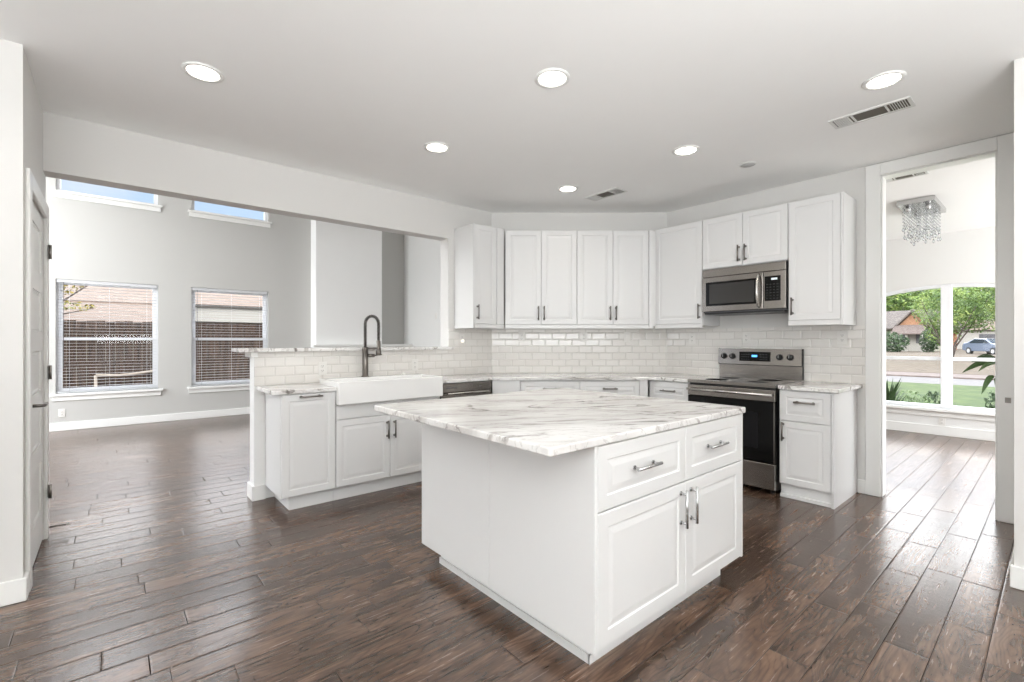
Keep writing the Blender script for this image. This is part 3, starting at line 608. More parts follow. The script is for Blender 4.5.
for i, p in enumerate(rs_):
    tdir = (rs_[min(i + 1, 459)] - rs_[max(i - 1, 0)]).normalized(); side_ = Vector((-uy, ux, 0)).normalized(); nn = tdir.cross(side_)
    a = i / 460 * 2 * math.pi * 44; hel.append(p + (side_ * math.cos(a) + nn * math.sin(a)) * 0.0135)
MB().tube(hel, 0.0033, 5).build('spring_coil', 'faucet_metal', fz)
MB().lathe([(0.010, 0.0), (0.019, -0.01), (0.019, -0.09), (0.025, -0.10), (0.025, -0.135), (0.015, -0.14)], (ux * 2 * RA, uy * 2 * RA, 0.33), n=18).build('spray_head', 'faucet_metal', fz)
MB().cyl((0, 0, 0.255), (ux * 2 * RA, uy * 2 * RA, 0.255), 0.008, 12).lathe([(0.022, -0.008), (0.022, 0.008)], (ux * 2 * RA, uy * 2 * RA, 0.255), n=18).build('holder_arm', 'faucet_metal', fz)
MB().cyl((0.015, -0.006, 0.19), (0.075, -0.03, 0.19), 0.016, 16).cyl((0.075, -0.03, 0.19), (0.135, -0.055, 0.20), 0.006, 10).build('lever_handle', 'faucet_metal', fz)
sd = empty('sink_accessory', (2.12, 4.085, 0.958), 0, 'low round metal air-switch button behind the sink near its right end', 'button')
MB().lathe([(0.018, 0), (0.018, 0.006), (0.012, 0.014), (0.004, 0.016)], (0, 0, 0), n=18).build('cap', 'plastic_white', sd)

# ------------------------------------------------------------------ dishwasher
dw = empty('dishwasher', (2.312, 3.715, 0), 0, 'stainless steel dishwasher between the farmhouse sink and the corner', 'dishwasher')
DWW = 0.575
MB().box(0.01, 0.01, 0.10, DWW - 0.01, 0.46, 0.872).build('body', 'dark_grey', dw)
MB().box(0, -0.02, 0.115, DWW, 0.01, 0.775, 0.004).build('door', 'steel', dw)
c_ = MB().box(0, -0.02, 0.80, DWW, 0.01, 0.878, 0.004).box(0, 0.0, 0.776, DWW, 0.01, 0.80).build('control_panel', 'steel', dw)
MB().box(0.04, -0.0215, 0.838, 0.16, -0.0202, 0.846).build('marking', 'dark_grey', c_); MB().box(0.42, -0.0215, 0.838, 0.45, -0.0202, 0.846).build('marking', 'dark_grey', c_)
MB().tube([(0.05, -0.021, 0.79), (0.06, -0.05, 0.79), (DWW - 0.06, -0.05, 0.79), (DWW - 0.05, -0.021, 0.79)], 0.009, 10).build('handle', 'steel_handle', dw)
MB().box(0.01, 0.04, 0, DWW - 0.01, 0.06, 0.112).build('toe_kick', 'black_plastic', dw)

# ------------------------------------------------------------------ range
rg = empty('electric_range', (4.165, 2.278, 0), RZ_R, 'stainless electric range with black oven door against the tiled wall', 'range')
RW = 0.762
MB().box(0.0, 0.0, 0.04, RW, 0.60, 0.895).build('body', 'black_plastic', rg)
for fx in (0.05, RW - 0.05):
    for fy in (0.06, 0.54): MB().cyl((fx, fy, 0), (fx, fy, 0.04), 0.018, 12).build('foot', 'black_plastic', rg)
MB().box(-0.002, -0.035, 0.896, RW + 0.002, 0.57, 0.921, 0.006).build('cooktop', 'cooktop_glass', rg)
MB().box(-0.003, -0.040, 0.893, RW + 0.003, -0.036, 0.9205, 0.001, 1).build('cooktop_trim', 'steel', rg)
for bx, by, br_ in ((0.20, 0.13, 0.105), (0.56, 0.13, 0.085), (0.20, 0.40, 0.08), (0.56, 0.40, 0.105)):
    MB().lathe([(br_ - 0.004, 0), (br_ - 0.004, 0.0006), (br_, 0.0006), (br_, 0)], (bx, by, 0.9211), n=40).build('burner_ring', 'burner_grey', rg)
od = MB().box(0.0, -0.04, 0.272, RW, -0.002, 0.775, 0.004).build('oven_door', 'black_glass', rg)
MB().box(0.0, -0.042, 0.778, RW, -0.002, 0.874, 0.004).build('door_trim', 'steel', od)
MB().box(0.13, -0.0415, 0.38, RW - 0.13, -0.0402, 0.68).build('oven_window', 'oven_window', od)
MB().box(0.752, -0.043, 0.272, RW, -0.0402, 0.775).build('door_edge', 'steel', od)
MB().tube([(0.03, -0.041, 0.835), (0.03, -0.075, 0.835)], 0.010, 10).tube([(RW - 0.03, -0.041, 0.835), (RW - 0.03, -0.075, 0.835)], 0.010, 10).tube([(0.012, -0.08, 0.835), (RW - 0.012, -0.08, 0.835)], 0.0125, 14).build('handle', 'steel_handle', od)
MB().box(0.0, -0.04, 0.05, RW, -0.002, 0.262, 0.004).build('storage_drawer', 'steel', rg)
MB().box(0.0, 0.590, 0.921, RW, 0.612, 1.045).build('backguard', 'steel', rg)
cp = MB().prism([(0.560, 1.052), (0.573, 1.205), (0.600, 1.205), (0.612, 1.19), (0.612, 1.052)], 0.0, RW, axis='x').build('control_panel', 'steel', rg)
MB().box(RW + 0.0005, 0.59, 0.925, RW + 0.006, 0.612, 1.207).box(-0.006, 0.59, 1.05, -0.0005, 0.612, 1.207).box(0.001, 0.570, 1.0455, RW - 0.001, 0.60, 1.0515).build('end_cap', 'black_plastic', rg)
MB().box(0.215, 0.555, 1.085, 0.50, 0.572, 1.175, 0.002, 1).build('display_panel', 'black_glass', cp)
MB().box(0.335, 0.5535, 1.125, 0.385, 0.5549, 1.145).build('clock_display', 'blue_display', cp)
mk = MB()
for i in range(4):
    for j in range(3): mk.box(0.235 + i * 0.022, 0.5537, 1.10 + j * 0.024, 0.246 + i * 0.022, 0.5549, 1.104 + j * 0.024)
mk.build('button_marking', 'dark_grey', cp); mk = MB()
for i in range(3):
    for j in range(3): mk.box(0.41 + i * 0.026, 0.5537, 1.10 + j * 0.024, 0.422 + i * 0.026, 0.5549, 1.104 + j * 0.024)
mk.build('button_marking', 'dark_grey', cp)
for kx in (0.06, 0.145, 0.58, 0.67):
    k = MB().lathe([(0.029, 0), (0.029, 0.004), (0.024, 0.008), (0.021, 0.028), (0.016, 0.031)], (kx, 0.563, 1.128), (0, -1, 0.05), 24).build('knob', 'black_plastic', cp)
    MB().box(kx - 0.002, 0.529, 1.122, kx + 0.002, 0.5325, 1.148).build('pointer', 'label_grey', k)

# ------------------------------------------------------------------ microwave
mw = empty('microwave_oven', (4.44, 2.284, 1.552), RZ_R, 'stainless over-range microwave under the short double cabinet', 'microwave')
MWW, MWH = 0.75, 0.42
MB().box(0, 0, 0.0, MWW, 0.37, MWH).build('body', 'dark_grey', mw)
MB().box(0, -0.03, MWH - 0.075, MWW, -0.001, MWH, 0.004).build('top_grille', 'steel', mw)
dr = MB().box(0, -0.035, 0.012, 0.565, -0.001, MWH - 0.078, 0.004).build('door', 'steel', mw)
MB().box(0.04, -0.0372, 0.065, 0.52, -0.0355, 0.295, 0.0005, 1).build('door_glass', 'black_glass', dr)
MB().box(0.075, -0.0382, 0.085, 0.495, -0.0373, 0.275).build('window_mesh', 'microwave_window', dr)
pts = [(0.535, -0.036, 0.035)] + [(0.535, -0.062 - 0.028 * math.sin(math.pi * i / 10), 0.045 + 0.265 * i / 10) for i in range(11)] + [(0.535, -0.036, 0.322)]
MB().tube(pts, 0.0115, 12).build('handle', 'steel_handle', dr)
pn = MB().box(0.568, -0.033, 0.012, MWW, -0.001, MWH - 0.078, 0.004).build('control_panel', 'steel', mw)
MB().box(0.58, -0.0355, 0.082, 0.71, -0.0335, 0.300).build('keypad', 'black_glass', pn)
MB().box(0.635, -0.0365, 0.265, 0.685, -0.0357, 0.282).build('clock_display', 'grey_display', pn)
mk = MB()
for i in range(4):
    for j in range(6): mk.box(0.595 + i * 0.028, -0.0363, 0.10 + j * 0.025, 0.609 + i * 0.028, -0.0357, 0.106 + j * 0.025)
mk.build('button_marking', 'key_grey', pn)
MB().box(0.02, -0.02, -0.014, MWW - 0.02, 0.35, -0.001).build('bottom_vent', 'black_plastic', mw)

# ------------------------------------------------------------------ outlets
def outlet(loc, rz, label, style='outlet', group=None):
    e = empty('wall_outlet' if style != 'switch' else 'light_switch', loc, rz, label, 'outlet' if style != 'switch' else 'light switch', group)
    MB().box(-0.036, -0.006, -0.058, 0.036, 0, 0.058, 0.003).build('cover_plate', 'plastic_white', e)
    if style == 'switch': MB().box(-0.016, -0.010, -0.032, 0.016, -0.006, 0.032, 0.002).build('rocker', 'plastic_white', e)
    else:
        for dz in (-0.02, 0.02):
            r = MB().lathe([(0.016, 0), (0.016, 0.002), (0.014, 0.0025)], (0, -0.006, dz), (0, -1, 0), 20).build('receptacle', 'plastic_white', e)
            MB().box(-0.008, -0.0092, dz - 0.002, -0.0055, -0.0085, dz + 0.008).box(0.0055, -0.0092, dz - 0.002, 0.008, -0.0085, dz + 0.008).cyl((0, -0.0092, dz - 0.008), (0, -0.0085, dz - 0.008), 0.0025, 8).build('slot', 'dark_slot', r)
    return e
TY = 4.2 - 0.0092
outlet((1.397, TY, 1.04), 0, 'white outlet on tile under the bar, left of the faucet')
outlet((2.30, TY, 1.04), 0, 'white outlet on tile under the bar, right of the faucet')
ol = outlet((2.865, TY, 1.30), 0, 'outlet with small glowing night light by the bar end')
MB().box(-0.011, -0.03, -0.035, 0.011, -0.0095, -0.008, 0.004).build('night_light', 'night_light_glow', ol)
DW_ = 5.324 - 0.0092
for t_, lb, stl in ((0.110, 'white outlet on the angled tiled wall, leftmost of three', 'outlet'), (0.818, 'white outlet on the angled tiled wall, middle of three', 'outlet'), (1.308, 'blank-looking switch plate on the angled tiled wall, rightmost of three', 'switch')):
    outlet(dpt(DW_, t_, 1.326), RZ_D, lb, stl)
TX = WX - 0.0092
outlet((TX, 2.594, 1.305), RZ_R, 'white outlet on tile left of the range')
outlet((TX, 2.022, 1.312), RZ_R, 'white outlet on tile directly above the range controls')
outlet((TX, 1.22, 1.308), RZ_R, 'white outlet on tile above the short worktop near the doorway')
outlet((-0.55, FY - 0.0005, 0.253), 0, 'white outlet low on the grey wall under the left window')
outlet((DX - 0.0005, 1.038, 0.19), RZ_R, 'white outlet below the arched window')
outlet((4.8195, 7.93, 1.77), RZ_R, 'white switch plate on the white side wall beyond the bar', 'switch')

# ------------------------------------------------------------------ ceiling fixtures
def downlight(x, y, label, watts=12):
    e = empty('recessed_light', (x, y, H), 0, label, 'ceiling light', 'recessed ceiling lights')
    MB().lathe([(0.098, -0.0005), (0.098, -0.006), (0.080, -0.010), (0.074, -0.004), (0.074, -0.0005)], (0, 0, 0), n=40).build('trim_ring', 'trim_white', e)
    MB().lathe([(0.072, -0.0008), (0.072, -0.005), (0.05, -0.0075), (0.01, -0.0085)], (0, 0, 0), n=32).build('lens', 'lamp_lens', e)
    d_ = bpy.data.lights.new('lamp', 'SPOT'); d_.energy = watts; d_.spot_size = math.radians(150); d_.spot_blend = 0.8; d_.shadow_soft_size = 0.06; d_.color = (1, 0.93, 0.84)
    l = bpy.data.objects.new('lamp', d_); COL.objects.link(l); l.parent = e; l.location = (0, 0, -0.075)
for x, y, lb in ((0.375, 3.02, 'recessed light nearest the left wall'), (1.857, 1.83, 'recessed light nearest the camera above the island'), (3.283, 0.64, 'recessed light beside the large ceiling vent'),
                 (1.858, 3.045, 'recessed light over the sink side, second from the left wall'), (3.335, 1.857, 'recessed light between the island and the microwave'), (3.317, 3.059, 'farthest recessed light beside the small ceiling vent')):
    downlight(x, y, lb, 2.0 if x > 3.3 and y > 3 else 8)
def vent(x, y, L, W_, label, z=H, dark=(1, 1, 1)):
    e = empty('ceiling_vent', (x, y, z), 0, label, 'vent', 'ceiling air vents')
    t0 = 0.007; b_ = 0.018
    MB().box(-W_ / 2, -L / 2, -t0, -W_ / 2 + b_, L / 2, -0.0005).box(W_ / 2 - b_, -L / 2, -t0, W_ / 2, L / 2, -0.0005).box(-W_ / 2 + b_, -L / 2, -t0, W_ / 2 - b_, -L / 2 + b_, -0.0005).box(-W_ / 2 + b_, L / 2 - b_, -t0, W_ / 2 - b_, L / 2, -0.0005) \
        .box(-W_ / 2 + b_, -L / 2 + L * 0.28, -t0, W_ / 2 - b_, -L / 2 + L * 0.28 + 0.01, -0.0005).box(-W_ / 2 + b_, L / 2 - L * 0.28 - 0.01, -t0, W_ / 2 - b_, L / 2 - L * 0.28, -0.0005).build('vent_frame', 'vent_metal', e)
    MB().box(-W_ / 2 + b_, -L / 2 + b_, -0.0018, W_ / 2 - b_, L / 2 - b_, -0.0006).build('duct_shade', 'vent_dark', e)  # flat dark sheet, its colour stands in for shade inside the duct
    for sg in (-1, 1):
        s_ = MB(); n = 7
        for i in range(n):
            yy = sg * (L * 0.22 + 0.008 + (L * 0.28 - b_ - 0.016) * (i + 0.5) / n)
            s_.prism([(yy - 0.002, -0.0025), (yy + 0.0015, -0.0025), (yy + 0.0015 + sg * 0.004, -0.0085), (yy - 0.002 + sg * 0.004, -0.0085)], -W_ / 2 + b_, W_ / 2 - b_, axis='x')
        s_.build('louvres', 'vent_metal', e)
vent(3.695, 0.79, 0.42, 0.17, 'large white ceiling vent near the doorway')
vent(3.73, 2.935, 0.41, 0.17, 'small-looking ceiling vent in front of the angled cabinets')
vent(5.335, 0.90, 0.32, 0.13, 'ceiling vent in the room beyond the doorway')
sm = empty('ceiling_speaker', (3.987, 1.671, H), 0, 'flat round grey disc on the ceiling near the microwave', 'ceiling disc')
MB().lathe([(0.062, -0.0005), (0.062, -0.006), (0.055, -0.009)], (0, 0, 0), n=32).build('rim', 'vent_metal', sm)
MB().lathe([(0.052, -0.009), (0.052, -0.0105), (0.01, -0.012)], (0, 0, 0), n=32).build('grille', 'label_grey', sm)

ch = empty('crystal_chandelier', (6.60, 0.96, H), 0, 'rectangular flush crystal chandelier with hanging glass strands beyond the doorway', 'chandelier')
MB().box(-0.36, -0.15, -0.05, 0.36, 0.15, -0.001, 0.004).build('ceiling_plate', 'chrome', ch)
for bx in (-0.22, 0.22):
    for by in (-0.08, 0.08): MB().lathe([(0.02, -0.05), (0.024, -0.07), (0.02, -0.10), (0.006, -0.105)], (bx, by, 0), n=14).build('bulb', 'chrome', ch)
for i in range(9):
    for j in range(5):
        x = -0.28 + 0.07 * i; y = -0.11 + 0.055 * j; L = 0.17 + 0.13 * abs(math.sin(i * 1.3 + j * 0.9)); s_ = MB().cyl((x, y, -0.05), (x, y, -0.05 - L), 0.0012, 4)
        n = int(L / 0.035)
        for k in range(n): s_.lathe([(0.001, 0.010), (0.008, 0), (0.001, -0.010)], (x, y, -0.07 - 0.035 * k), n=6)
        s_.lathe([(0.002, 0.03), (0.014, 0), (0.002, -0.02)], (x, y, -0.07 - L), n=6).build('crystal_strand', 'crystal', ch)

# ------------------------------------------------------------------ outside: back garden beyond the family room
random.seed(4)
GZ = -0.22
struct(MB().box(-40, 9.4, GZ - 0.2, 30, 80, GZ).build('ground_back', 'dry_grass'), 'dry yard behind the family room', 'ground')
struct(MB().box(-80, -80, GZ - 0.35, 8.7, 9.4, GZ - 0.15).build('ground_side', 'ground_pale'), 'pale ground around the house', 'ground')
fe = empty('board_fence', (-6, 12.5, GZ), 0, 'brown weathered board fence outside the far windows', 'fence')
fm = MB(); x = 0.0; k = 0
while x < 14:
    w_ = 0.14 + 0.004 * (k % 3); dz = 0.01 * math.sin(k * 2.1); fm.box(x, 0.0 + 0.004 * (k % 2), 0, x + w_ - 0.006, 0.02 + 0.004 * (k % 2), 1.90 + dz); x += w_; k += 1
fm.build('fence_boards', 'fence_wood', fe)
for z in (0.3, 1.0, 1.65): MB().box(0, 0.026, z, 14, 0.065, z + 0.09).build('fence_rail', 'fence_wood', fe)
o = MB().tube([(-0.25, 12.38, 0.60), (0.10, 12.40, 0.58), (0.35, 12.42, 0.60), (0.75, 12.44, 0.66), (1.0, 12.44, 0.68)], 0.03, 8).tube([(-0.25, 12.38, 0.60), (-0.25, 12.38, GZ)], 0.025, 8).tube([(1.0, 12.44, 0.68), (1.0, 12.44, GZ)], 0.025, 8).build('pale_strip', 'pale_tan')  # pale bent strip on two legs in front of the fence
tag(o, 'pale low strip in front of the brown board fence outside the left window', 'rail')
# neighbour's house
nh = empty('neighbour_house', (0, 16.5, GZ), 0, 'neighbouring house with tan shingle roof above the fence', 'house')
MB().box(-7, 0.4, 0, 12, 8, 2.45).build('wall', 'fascia_white', nh)
MB().prism([(0.0, 2.50), (0.0, 2.56), (4.4, 3.62), (8.8, 2.56), (8.8, 2.50)], -7.4, 12.4, axis='x').build('roof', 'tan_shingles', nh)
MB().box(1.2, -0.06, 2.08, 12.4, 0.0, 2.50).build('fascia', 'fascia_white', nh)
MB().box(1.2, -0.13, 2.50, 12.4, -0.02, 2.58).build('gutter', 'gutter_dark', nh)
MB().prism([(-2.6, 1.75), (-2.6, 1.80), (0.0, 2.52), (0.0, 2.45)], -7.4, 1.0, axis='x').build('porch_roof', 'tan_shingles', nh)
MB().box(-7.0, -2.3, 0, 0.6, -2.2, 1.76).build('porch_wall', 'siding_cream', nh)

def leaf_cloud(mb, blobs, n, size, rng):
    t = bmesh.new()
    tot = sum(b_[3] * b_[4] * b_[5] for b_ in blobs)
    for cx, cy, cz, rx, ry, rz in blobs:
        for _ in range(max(8, int(n * rx * ry * rz / tot))):
            while True:
                v = Vector((rng.uniform(-1, 1), rng.uniform(-1, 1), rng.uniform(-1, 1)))
                if 0.35 < v.length < 1: break
            p = Vector((cx + v.x * rx, cy + v.y * ry, cz + v.z * rz)); s_ = size * rng.uniform(0.6, 1.4)
            a = Vector((rng.uniform(-1, 1), rng.uniform(-1, 1), rng.uniform(-1, 1))).normalized(); b2 = a.orthogonal().normalized()
            a *= s_; b2 *= s_ * 0.55
            t.faces.new([t.verts.new(p + q_) for q_ in (-a, b2, a, -b2)])
    mb._merge(t); return mb
def tree(name, loc, label, trunk, blobs, n, size, leaf, seed, group=None, cat='tree'):
    e = empty(name, loc, 0, label, cat, group); rng = random.Random(seed)
    tm = MB()
    for pts_, rs__ in trunk: tm.tube(pts_, rs__, 7)
    if trunk: tm.build('trunk', 'bark', e)
    leaf_cloud(MB(), blobs, n, size, rng).build('foliage', leaf, e); return e
tree('leafy_tree', (-1.2, 13.3, GZ), 'yellow-green leafy tree above the fence outside the left window', [([(0, 0, 0), (0.05, 0, 1.4), (0.4, 0, 2.3), (1.0, 0, 2.85)], [0.05, 0.04, 0.018, 0.008]), ([(0.05, 0, 1.4), (0.4, 0.1, 2.05), (0.9, 0.1, 2.2)], [0.03, 0.014, 0.006])],
     [(0.25, 0, 2.75, 0.55, 0.4, 0.32), (0.95, 0, 2.85, 0.4, 0.4, 0.16), (0.45, 0, 2.22, 0.5, 0.4, 0.10), (-0.6, 0, 2.6, 0.5, 0.4, 0.6)], 1500, 0.04, 'leaf_yellow', 1)
for x, y, r, sd_, lb in ((1.6, 30, 1.5, 2, 'distant green treetop above the tan roof, seen in the left window'), (6.9, 38, 1.3, 3, 'distant green treetop above the tan roof, seen at the middle of the right window'), (9.2, 31, 0.9, 5, 'small distant treetop seen near the right side of the right window')):
    tree('distant_tree', (x, y, GZ), lb, [([(0, 0, 0), (0, 0, 4.2)], [0.2, 0.12])], [(0, 0, 3.9, r, r, 0.75), (r * 0.7, 0, 3.6, r * 0.6, r, 0.5)], 1400, 0.11, 'leaf_shrub', sd_)

# ------------------------------------------------------------------ outside: street in front
FZ = -0.30
def P2(px, d):  # ground point seen along image column px at view depth d
    v = FW * d + RT * ((px - 512) / FPX * d); return v
struct(MB().box(8.7, -60, FZ - 0.3, 23.1, 60, FZ).build('ground_front', 'lawn_grass'), 'green front lawn outside the arched window', 'lawn')
struct(MB().box(23.1, -60, FZ - 0.3, 27.2, 60, FZ - 0.02).build('ground_street', 'asphalt'), 'pale street', 'street')
struct(MB().box(27.2, -60, FZ - 0.3, 30.0, 60, FZ + 0.04).build('ground_kerb', 'kerb_concrete'), 'kerb and pavement across the street', 'pavement')
struct(MB().prism([(30.0, FZ - 0.5), (30.0, FZ + 0.05), (56, 0.10), (140, 0.2), (140, FZ - 0.5)], -120, 80, axis='y').build('ground_far', 'dry_grass'), 'dry lawn rising across the street', 'lawn')

# cottage with gabled porch
hp = P2(911, 54); hs = empty('street_house', (hp.x, hp.y, 0.12), math.radians(-12), 'small cream house with gabled porch across the street', 'house')
# local: +x away from us, y to the left
MB().box(0, -1.2, 0, 7, 9, 2.7).build('wall', 'siding_cream', hs)
MB().prism([(-0.7, 2.7), (3.5, 4.9), (7.7, 2.7), (7.7, 2.55), (-0.7, 2.55)], -1.8, 9.5, axis='y').build('roof', 'grey_shingles', hs)
MB().prism([(-2.4, 2.7), (-0.55, 4.75), (1.3, 2.7), (1.3, 2.5), (-0.55, 4.5), (-2.4, 2.5)], -1.2, 3.0, axis='x').build('porch_roof', 'grey_shingles', hs)
MB().prism([(-2.1, 2.75), (-0.55, 4.45), (1.0, 2.75)], -0.9, -0.8, axis='x').build('porch_gable', 'gable_timber', hs)
MB().prism([(-2.3, 1.9), (-1.0, 2.9), (-1.0, 3.0), (-2.3, 2.0)], -1.9, 1.1, axis='y').build('awning', 'kerb_concrete', hs)
MB().box(-0.8, -1.75, 0, 0.0, 1.0, 2.5).build('porch_wall', 'fascia_white', hs)
for yy in (-1.7, -0.35, 0.9): MB().box(-2.1, yy - 0.09, 0, -1.92, yy + 0.09, 2.2).build('porch_post', 'fascia_white', hs)
for yy in (-1.1, 0.3): MB().box(-0.86, yy - 0.3, 0.9, -0.80, yy + 0.3, 1.9).build('window', 'dark_grey', hs)
MB().box(-0.06, 3.2, 0.9, -0.01, 4.4, 2.0).build('window', 'dark_grey', hs)
gp = P2(936, 60); gh = empty('brick_garage', (gp.x, gp.y, 0.14), math.radians(-10), 'orange brick garage partly hidden behind the cream house', 'garage')
MB().box(0, -0.6, 0, 5, 4.2, 2.5).build('wall', 'brick_orange', gh)
MB().prism([(-0.5, 2.5), (2.5, 3.6), (5.5, 2.5)], -1.8, 4.8, axis='y').build('roof', 'grey_shingles', gh)
MB().box(-0.3, -1.2, 0, 0.0, -0.6, 2.5).build('door_post', 'fascia_white', gh)
op = P2(985, 66); oh = empty('white_house', (op.x, op.y, 0.15), math.radians(-10), 'pale low house far behind the parked car', 'house')
MB().box(0, -8, 0, 6, 3.5, 2.7).build('wall', 'fascia_white', oh)
MB().prism([(-0.6, 2.7), (3, 4.2), (6.6, 2.7)], -8.5, 4.0, axis='y').build('roof', 'tan_shingles', oh)
MB().box(-0.06, -1.2, 0.9, -0.01, 0.6, 2.1).build('window', 'dark_grey', oh)

def street_tree(px, d, base, label, trunk, blobs, n, size, leaf, seed, name='street_tree'):
    p = P2(px, d); return tree(name, (p.x, p.y, base), label, trunk, blobs, n, size, leaf, seed)
TR = [([(0, 0, 0), (0, 0, 2.5), (0.3, 0.2, 5)], [0.3, 0.24, 0.15])]
street_tree(880, 76, 0.15, 'big bright tree behind the cream house, leftmost in the arched window', TR, [(0, 0, 6.4, 4, 5, 3.9)], 5500, 0.26, 'leaf_bright', 11)
street_tree(912, 83, 0.15, 'tall tree behind the porch gable of the cream house', TR, [(0, 0, 7.2, 4.5, 5, 4.3)], 4200, 0.27, 'leaf_bright', 12)
street_tree(942, 96, 0.15, 'tall tree above the brick garage', TR, [(0, 0, 7.8, 4.5, 6, 5.6)], 4200, 0.27, 'leaf_dark', 13)
street_tree(975, 82, 0.15, 'large tree behind the parked car', TR, [(0, 0, 8.2, 4.5, 5.5, 3.9)], 3600, 0.27, 'leaf_bright', 14)
street_tree(1012, 96, 0.15, 'large tree at the right end of the arched window view', TR, [(0, 0, 9.0, 4.5, 7, 5.0)], 3600, 0.27, 'leaf_yellow', 15)
stems = []
rr_ = random.Random(9)
for i in range(8):
    a = i * 0.8; sx, sy = math.cos(a), math.sin(a); h_ = 3.0 + rr_.random() * 1.2
    stems.append(([(0.08 * sx, 0.08 * sy, 0), (0.35 * sx, 0.35 * sy, 1.1), (0.9 * sx, 0.95 * sy, 2.2), (1.5 * sx, 1.8 * sy, h_)], [0.07, 0.055, 0.04, 0.015]))
street_tree(949, 31, -0.15, 'multi-stemmed flowering tree on the dry lawn across the street', stems, [(0, 0, 3.6, 1.9, 2.0, 1.6), (0.2, -1.4, 3.2, 1.2, 1.3, 1.3), (0, 0.3, 2.2, 0.9, 1.0, 1.1)], 5200, 0.08, 'leaf_bright', 16, 'flowering_tree')
street_tree(889, 50, 0.1, 'dark round bush against the cream house', [], [(0, 0, 1.0, 1.6, 1.7, 1.2)], 1300, 0.13, 'leaf_dark', 17, 'garden_bush')
street_tree(929, 49, 0.1, 'dark tall bush right of the cream house porch', [], [(0, 0, 1.1, 0.7, 0.8, 1.4)], 900, 0.12, 'leaf_dark', 18, 'garden_bush')
# parked car
cpnt = P2(992, 42); car = empty('parked_car', (cpnt.x, cpnt.y, 0.06), math.radians(38), 'blue-grey car parked across the street behind the flowering tree', 'car')
prof = [(-2.25, 0.35), (-2.28, 0.75), (-2.05, 0.92), (-1.2, 1.02), (-0.55, 1.42), (0.7, 1.46), (1.5, 1.15), (2.1, 1.02), (2.25, 0.8), (2.25, 0.38), (1.8, 0.28), (-1.8, 0.28)]
MB().prism(prof, -0.88, 0.88, 0.06, axis='y').build('body', 'car_paint', car)
gl = [(-1.05, 1.02), (-0.5, 1.38), (0.65, 1.41), (1.3, 1.12), (1.2, 1.02)]
for sy in (-1, 1): MB().prism(gl, *sorted((sy * 0.882, sy * 0.90)), axis='y').build('side_window', 'car_glass', car)
MB().prism([(-1.25, 1.03), (-1.20, 1.06), (-0.60, 1.43), (-0.56, 1.40)], -0.76, 0.76, axis='y').build('windscreen', 'car_glass', car)
for wx in (-1.4, 1.4):
    for wy in (-0.80, 0.80):
        wl = MB().cyl((wx, wy - 0.11, 0.32), (wx, wy + 0.11, 0.32), 0.32, 22).build('wheel', 'tyre', car)
        MB().cyl((wx, wy - 0.12, 0.32), (wx, wy + 0.12, 0.32), 0.19, 16).build('hub_cap', 'label_grey', wl)
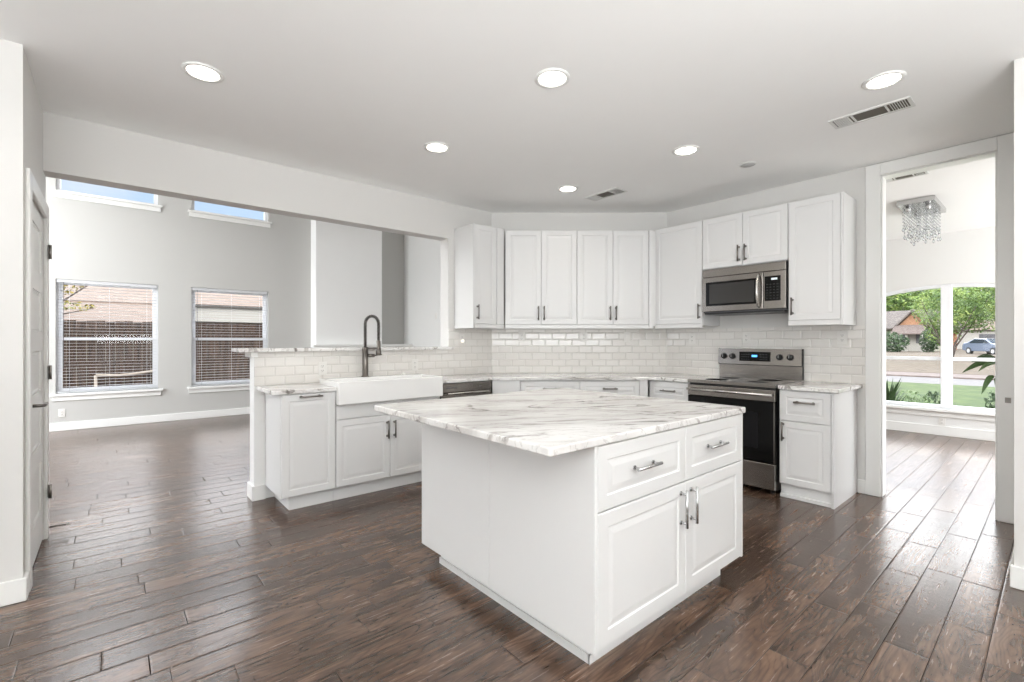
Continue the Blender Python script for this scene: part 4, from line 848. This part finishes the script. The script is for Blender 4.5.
# planting just outside the arched window
def shrub(px, d, rx, rz_, n, size, leaf, label, seed): 
    p = P2(px, d); return tree('garden_shrub', (p.x, p.y, FZ), label, [], [(0, 0, rz_ * 0.9, rx, rx, rz_)], n, size, leaf, seed, None, 'shrub')
shrub(908, 9.2, 0.42, 0.32, 900, 0.03, 'leaf_shrub', 'low round pale green shrub under the arched window', 21)
shrub(934, 9.6, 0.20, 0.30, 400, 0.03, 'leaf_dark', 'small dark shrub beside the window mullion', 22)
shrub(996, 8.9, 0.16, 0.36, 350, 0.03, 'leaf_dark', 'small dark shrub at the lower right of the arched window', 23)
p = P2(886, 8.6); sp_ = empty('spiky_plant', (p.x, p.y, FZ), 0, 'dark spiky upright plant at the left of the arched window', 'plant')
b_ = bmesh.new(); rng = random.Random(5)
for i in range(90):
    a = rng.uniform(0, 6.28); l_ = rng.uniform(0.5, 0.95); le = rng.uniform(0.05, 0.5); dx, dy = math.cos(a), math.sin(a)
    b0 = Vector((dx * 0.05, dy * 0.05, rng.uniform(0, 0.35))); t1 = b0 + Vector((dx * le * l_, dy * le * l_, l_ * 0.75)); n_ = Vector((-dy, dx, 0)) * 0.018; mid_ = (b0 + t1) / 2 + Vector((0, 0, 0.05))
    b_.faces.new([b_.verts.new(q_) for q_ in (b0 - n_, mid_ - n_ * 1.3, t1, mid_ + n_ * 1.3, b0 + n_)])
mb_ = MB(); mb_._merge(b_); mb_.build('foliage', 'leaf_dark', sp_)
p = P2(1010, 8.3); bp_ = empty('broadleaf_plant', (p.x, p.y, FZ), 0, 'plant with large drooping dark leaves at the right of the arched window', 'plant')
MB().tube([(0, 0, 0), (0.02, 0.03, 0.8), (0.0, 0.12, 1.25)], [0.02, 0.016, 0.008], 7).tube([(0.02, 0.03, 0.8), (0, 0.2, 0.95)], [0.012, 0.006], 6).build('stem', 'bark', bp_)
def leaf(base, tip, w_):
    base, tip = Vector(base), Vector(tip); d_ = tip - base; s_ = Vector((0.25, 0.1, 1)).cross(d_).normalized() * w_; t = bmesh.new(); L_ = []; R_ = []; n = 7; C_ = []
    for i in range(n + 1):
        f_ = i / n; c_ = base + d_ * f_ + Vector((0, 0, 0.09 * math.sin(f_ * math.pi))); w2 = math.sin(math.pi * min(1, f_ * 0.93 + 0.07)) ** 0.8
        C_.append(t.verts.new(c_)); L_.append(t.verts.new(c_ + s_ * w2 + Vector((0, 0, 0.03 * w2)))); R_.append(t.verts.new(c_ - s_ * w2 - Vector((0, 0, 0.05 * w2))))
    for i in range(n): t.faces.new((C_[i], C_[i + 1], L_[i + 1], L_[i])); t.faces.new((C_[i], R_[i], R_[i + 1], C_[i + 1]))
    o_ = MB(); o_._merge(t); return o_.build('leaf', 'leaf_broad', bp_)
leaf((0, 0.12, 1.22), (0.0, 0.62, 0.98), 0.055); leaf((0, 0.12, 1.24), (0.05, 0.50, 1.18), 0.06); leaf((0, 0.1, 1.2), (-0.05, 0.40, 1.02), 0.06)
leaf((0, 0.2, 0.95), (0.0, 0.36, 0.60), 0.055); leaf((0, 0.12, 1.2), (0.1, -0.2, 1.0), 0.06); leaf((0, 0.15, 0.9), (0.05, 0.15, 0.6), 0.05)
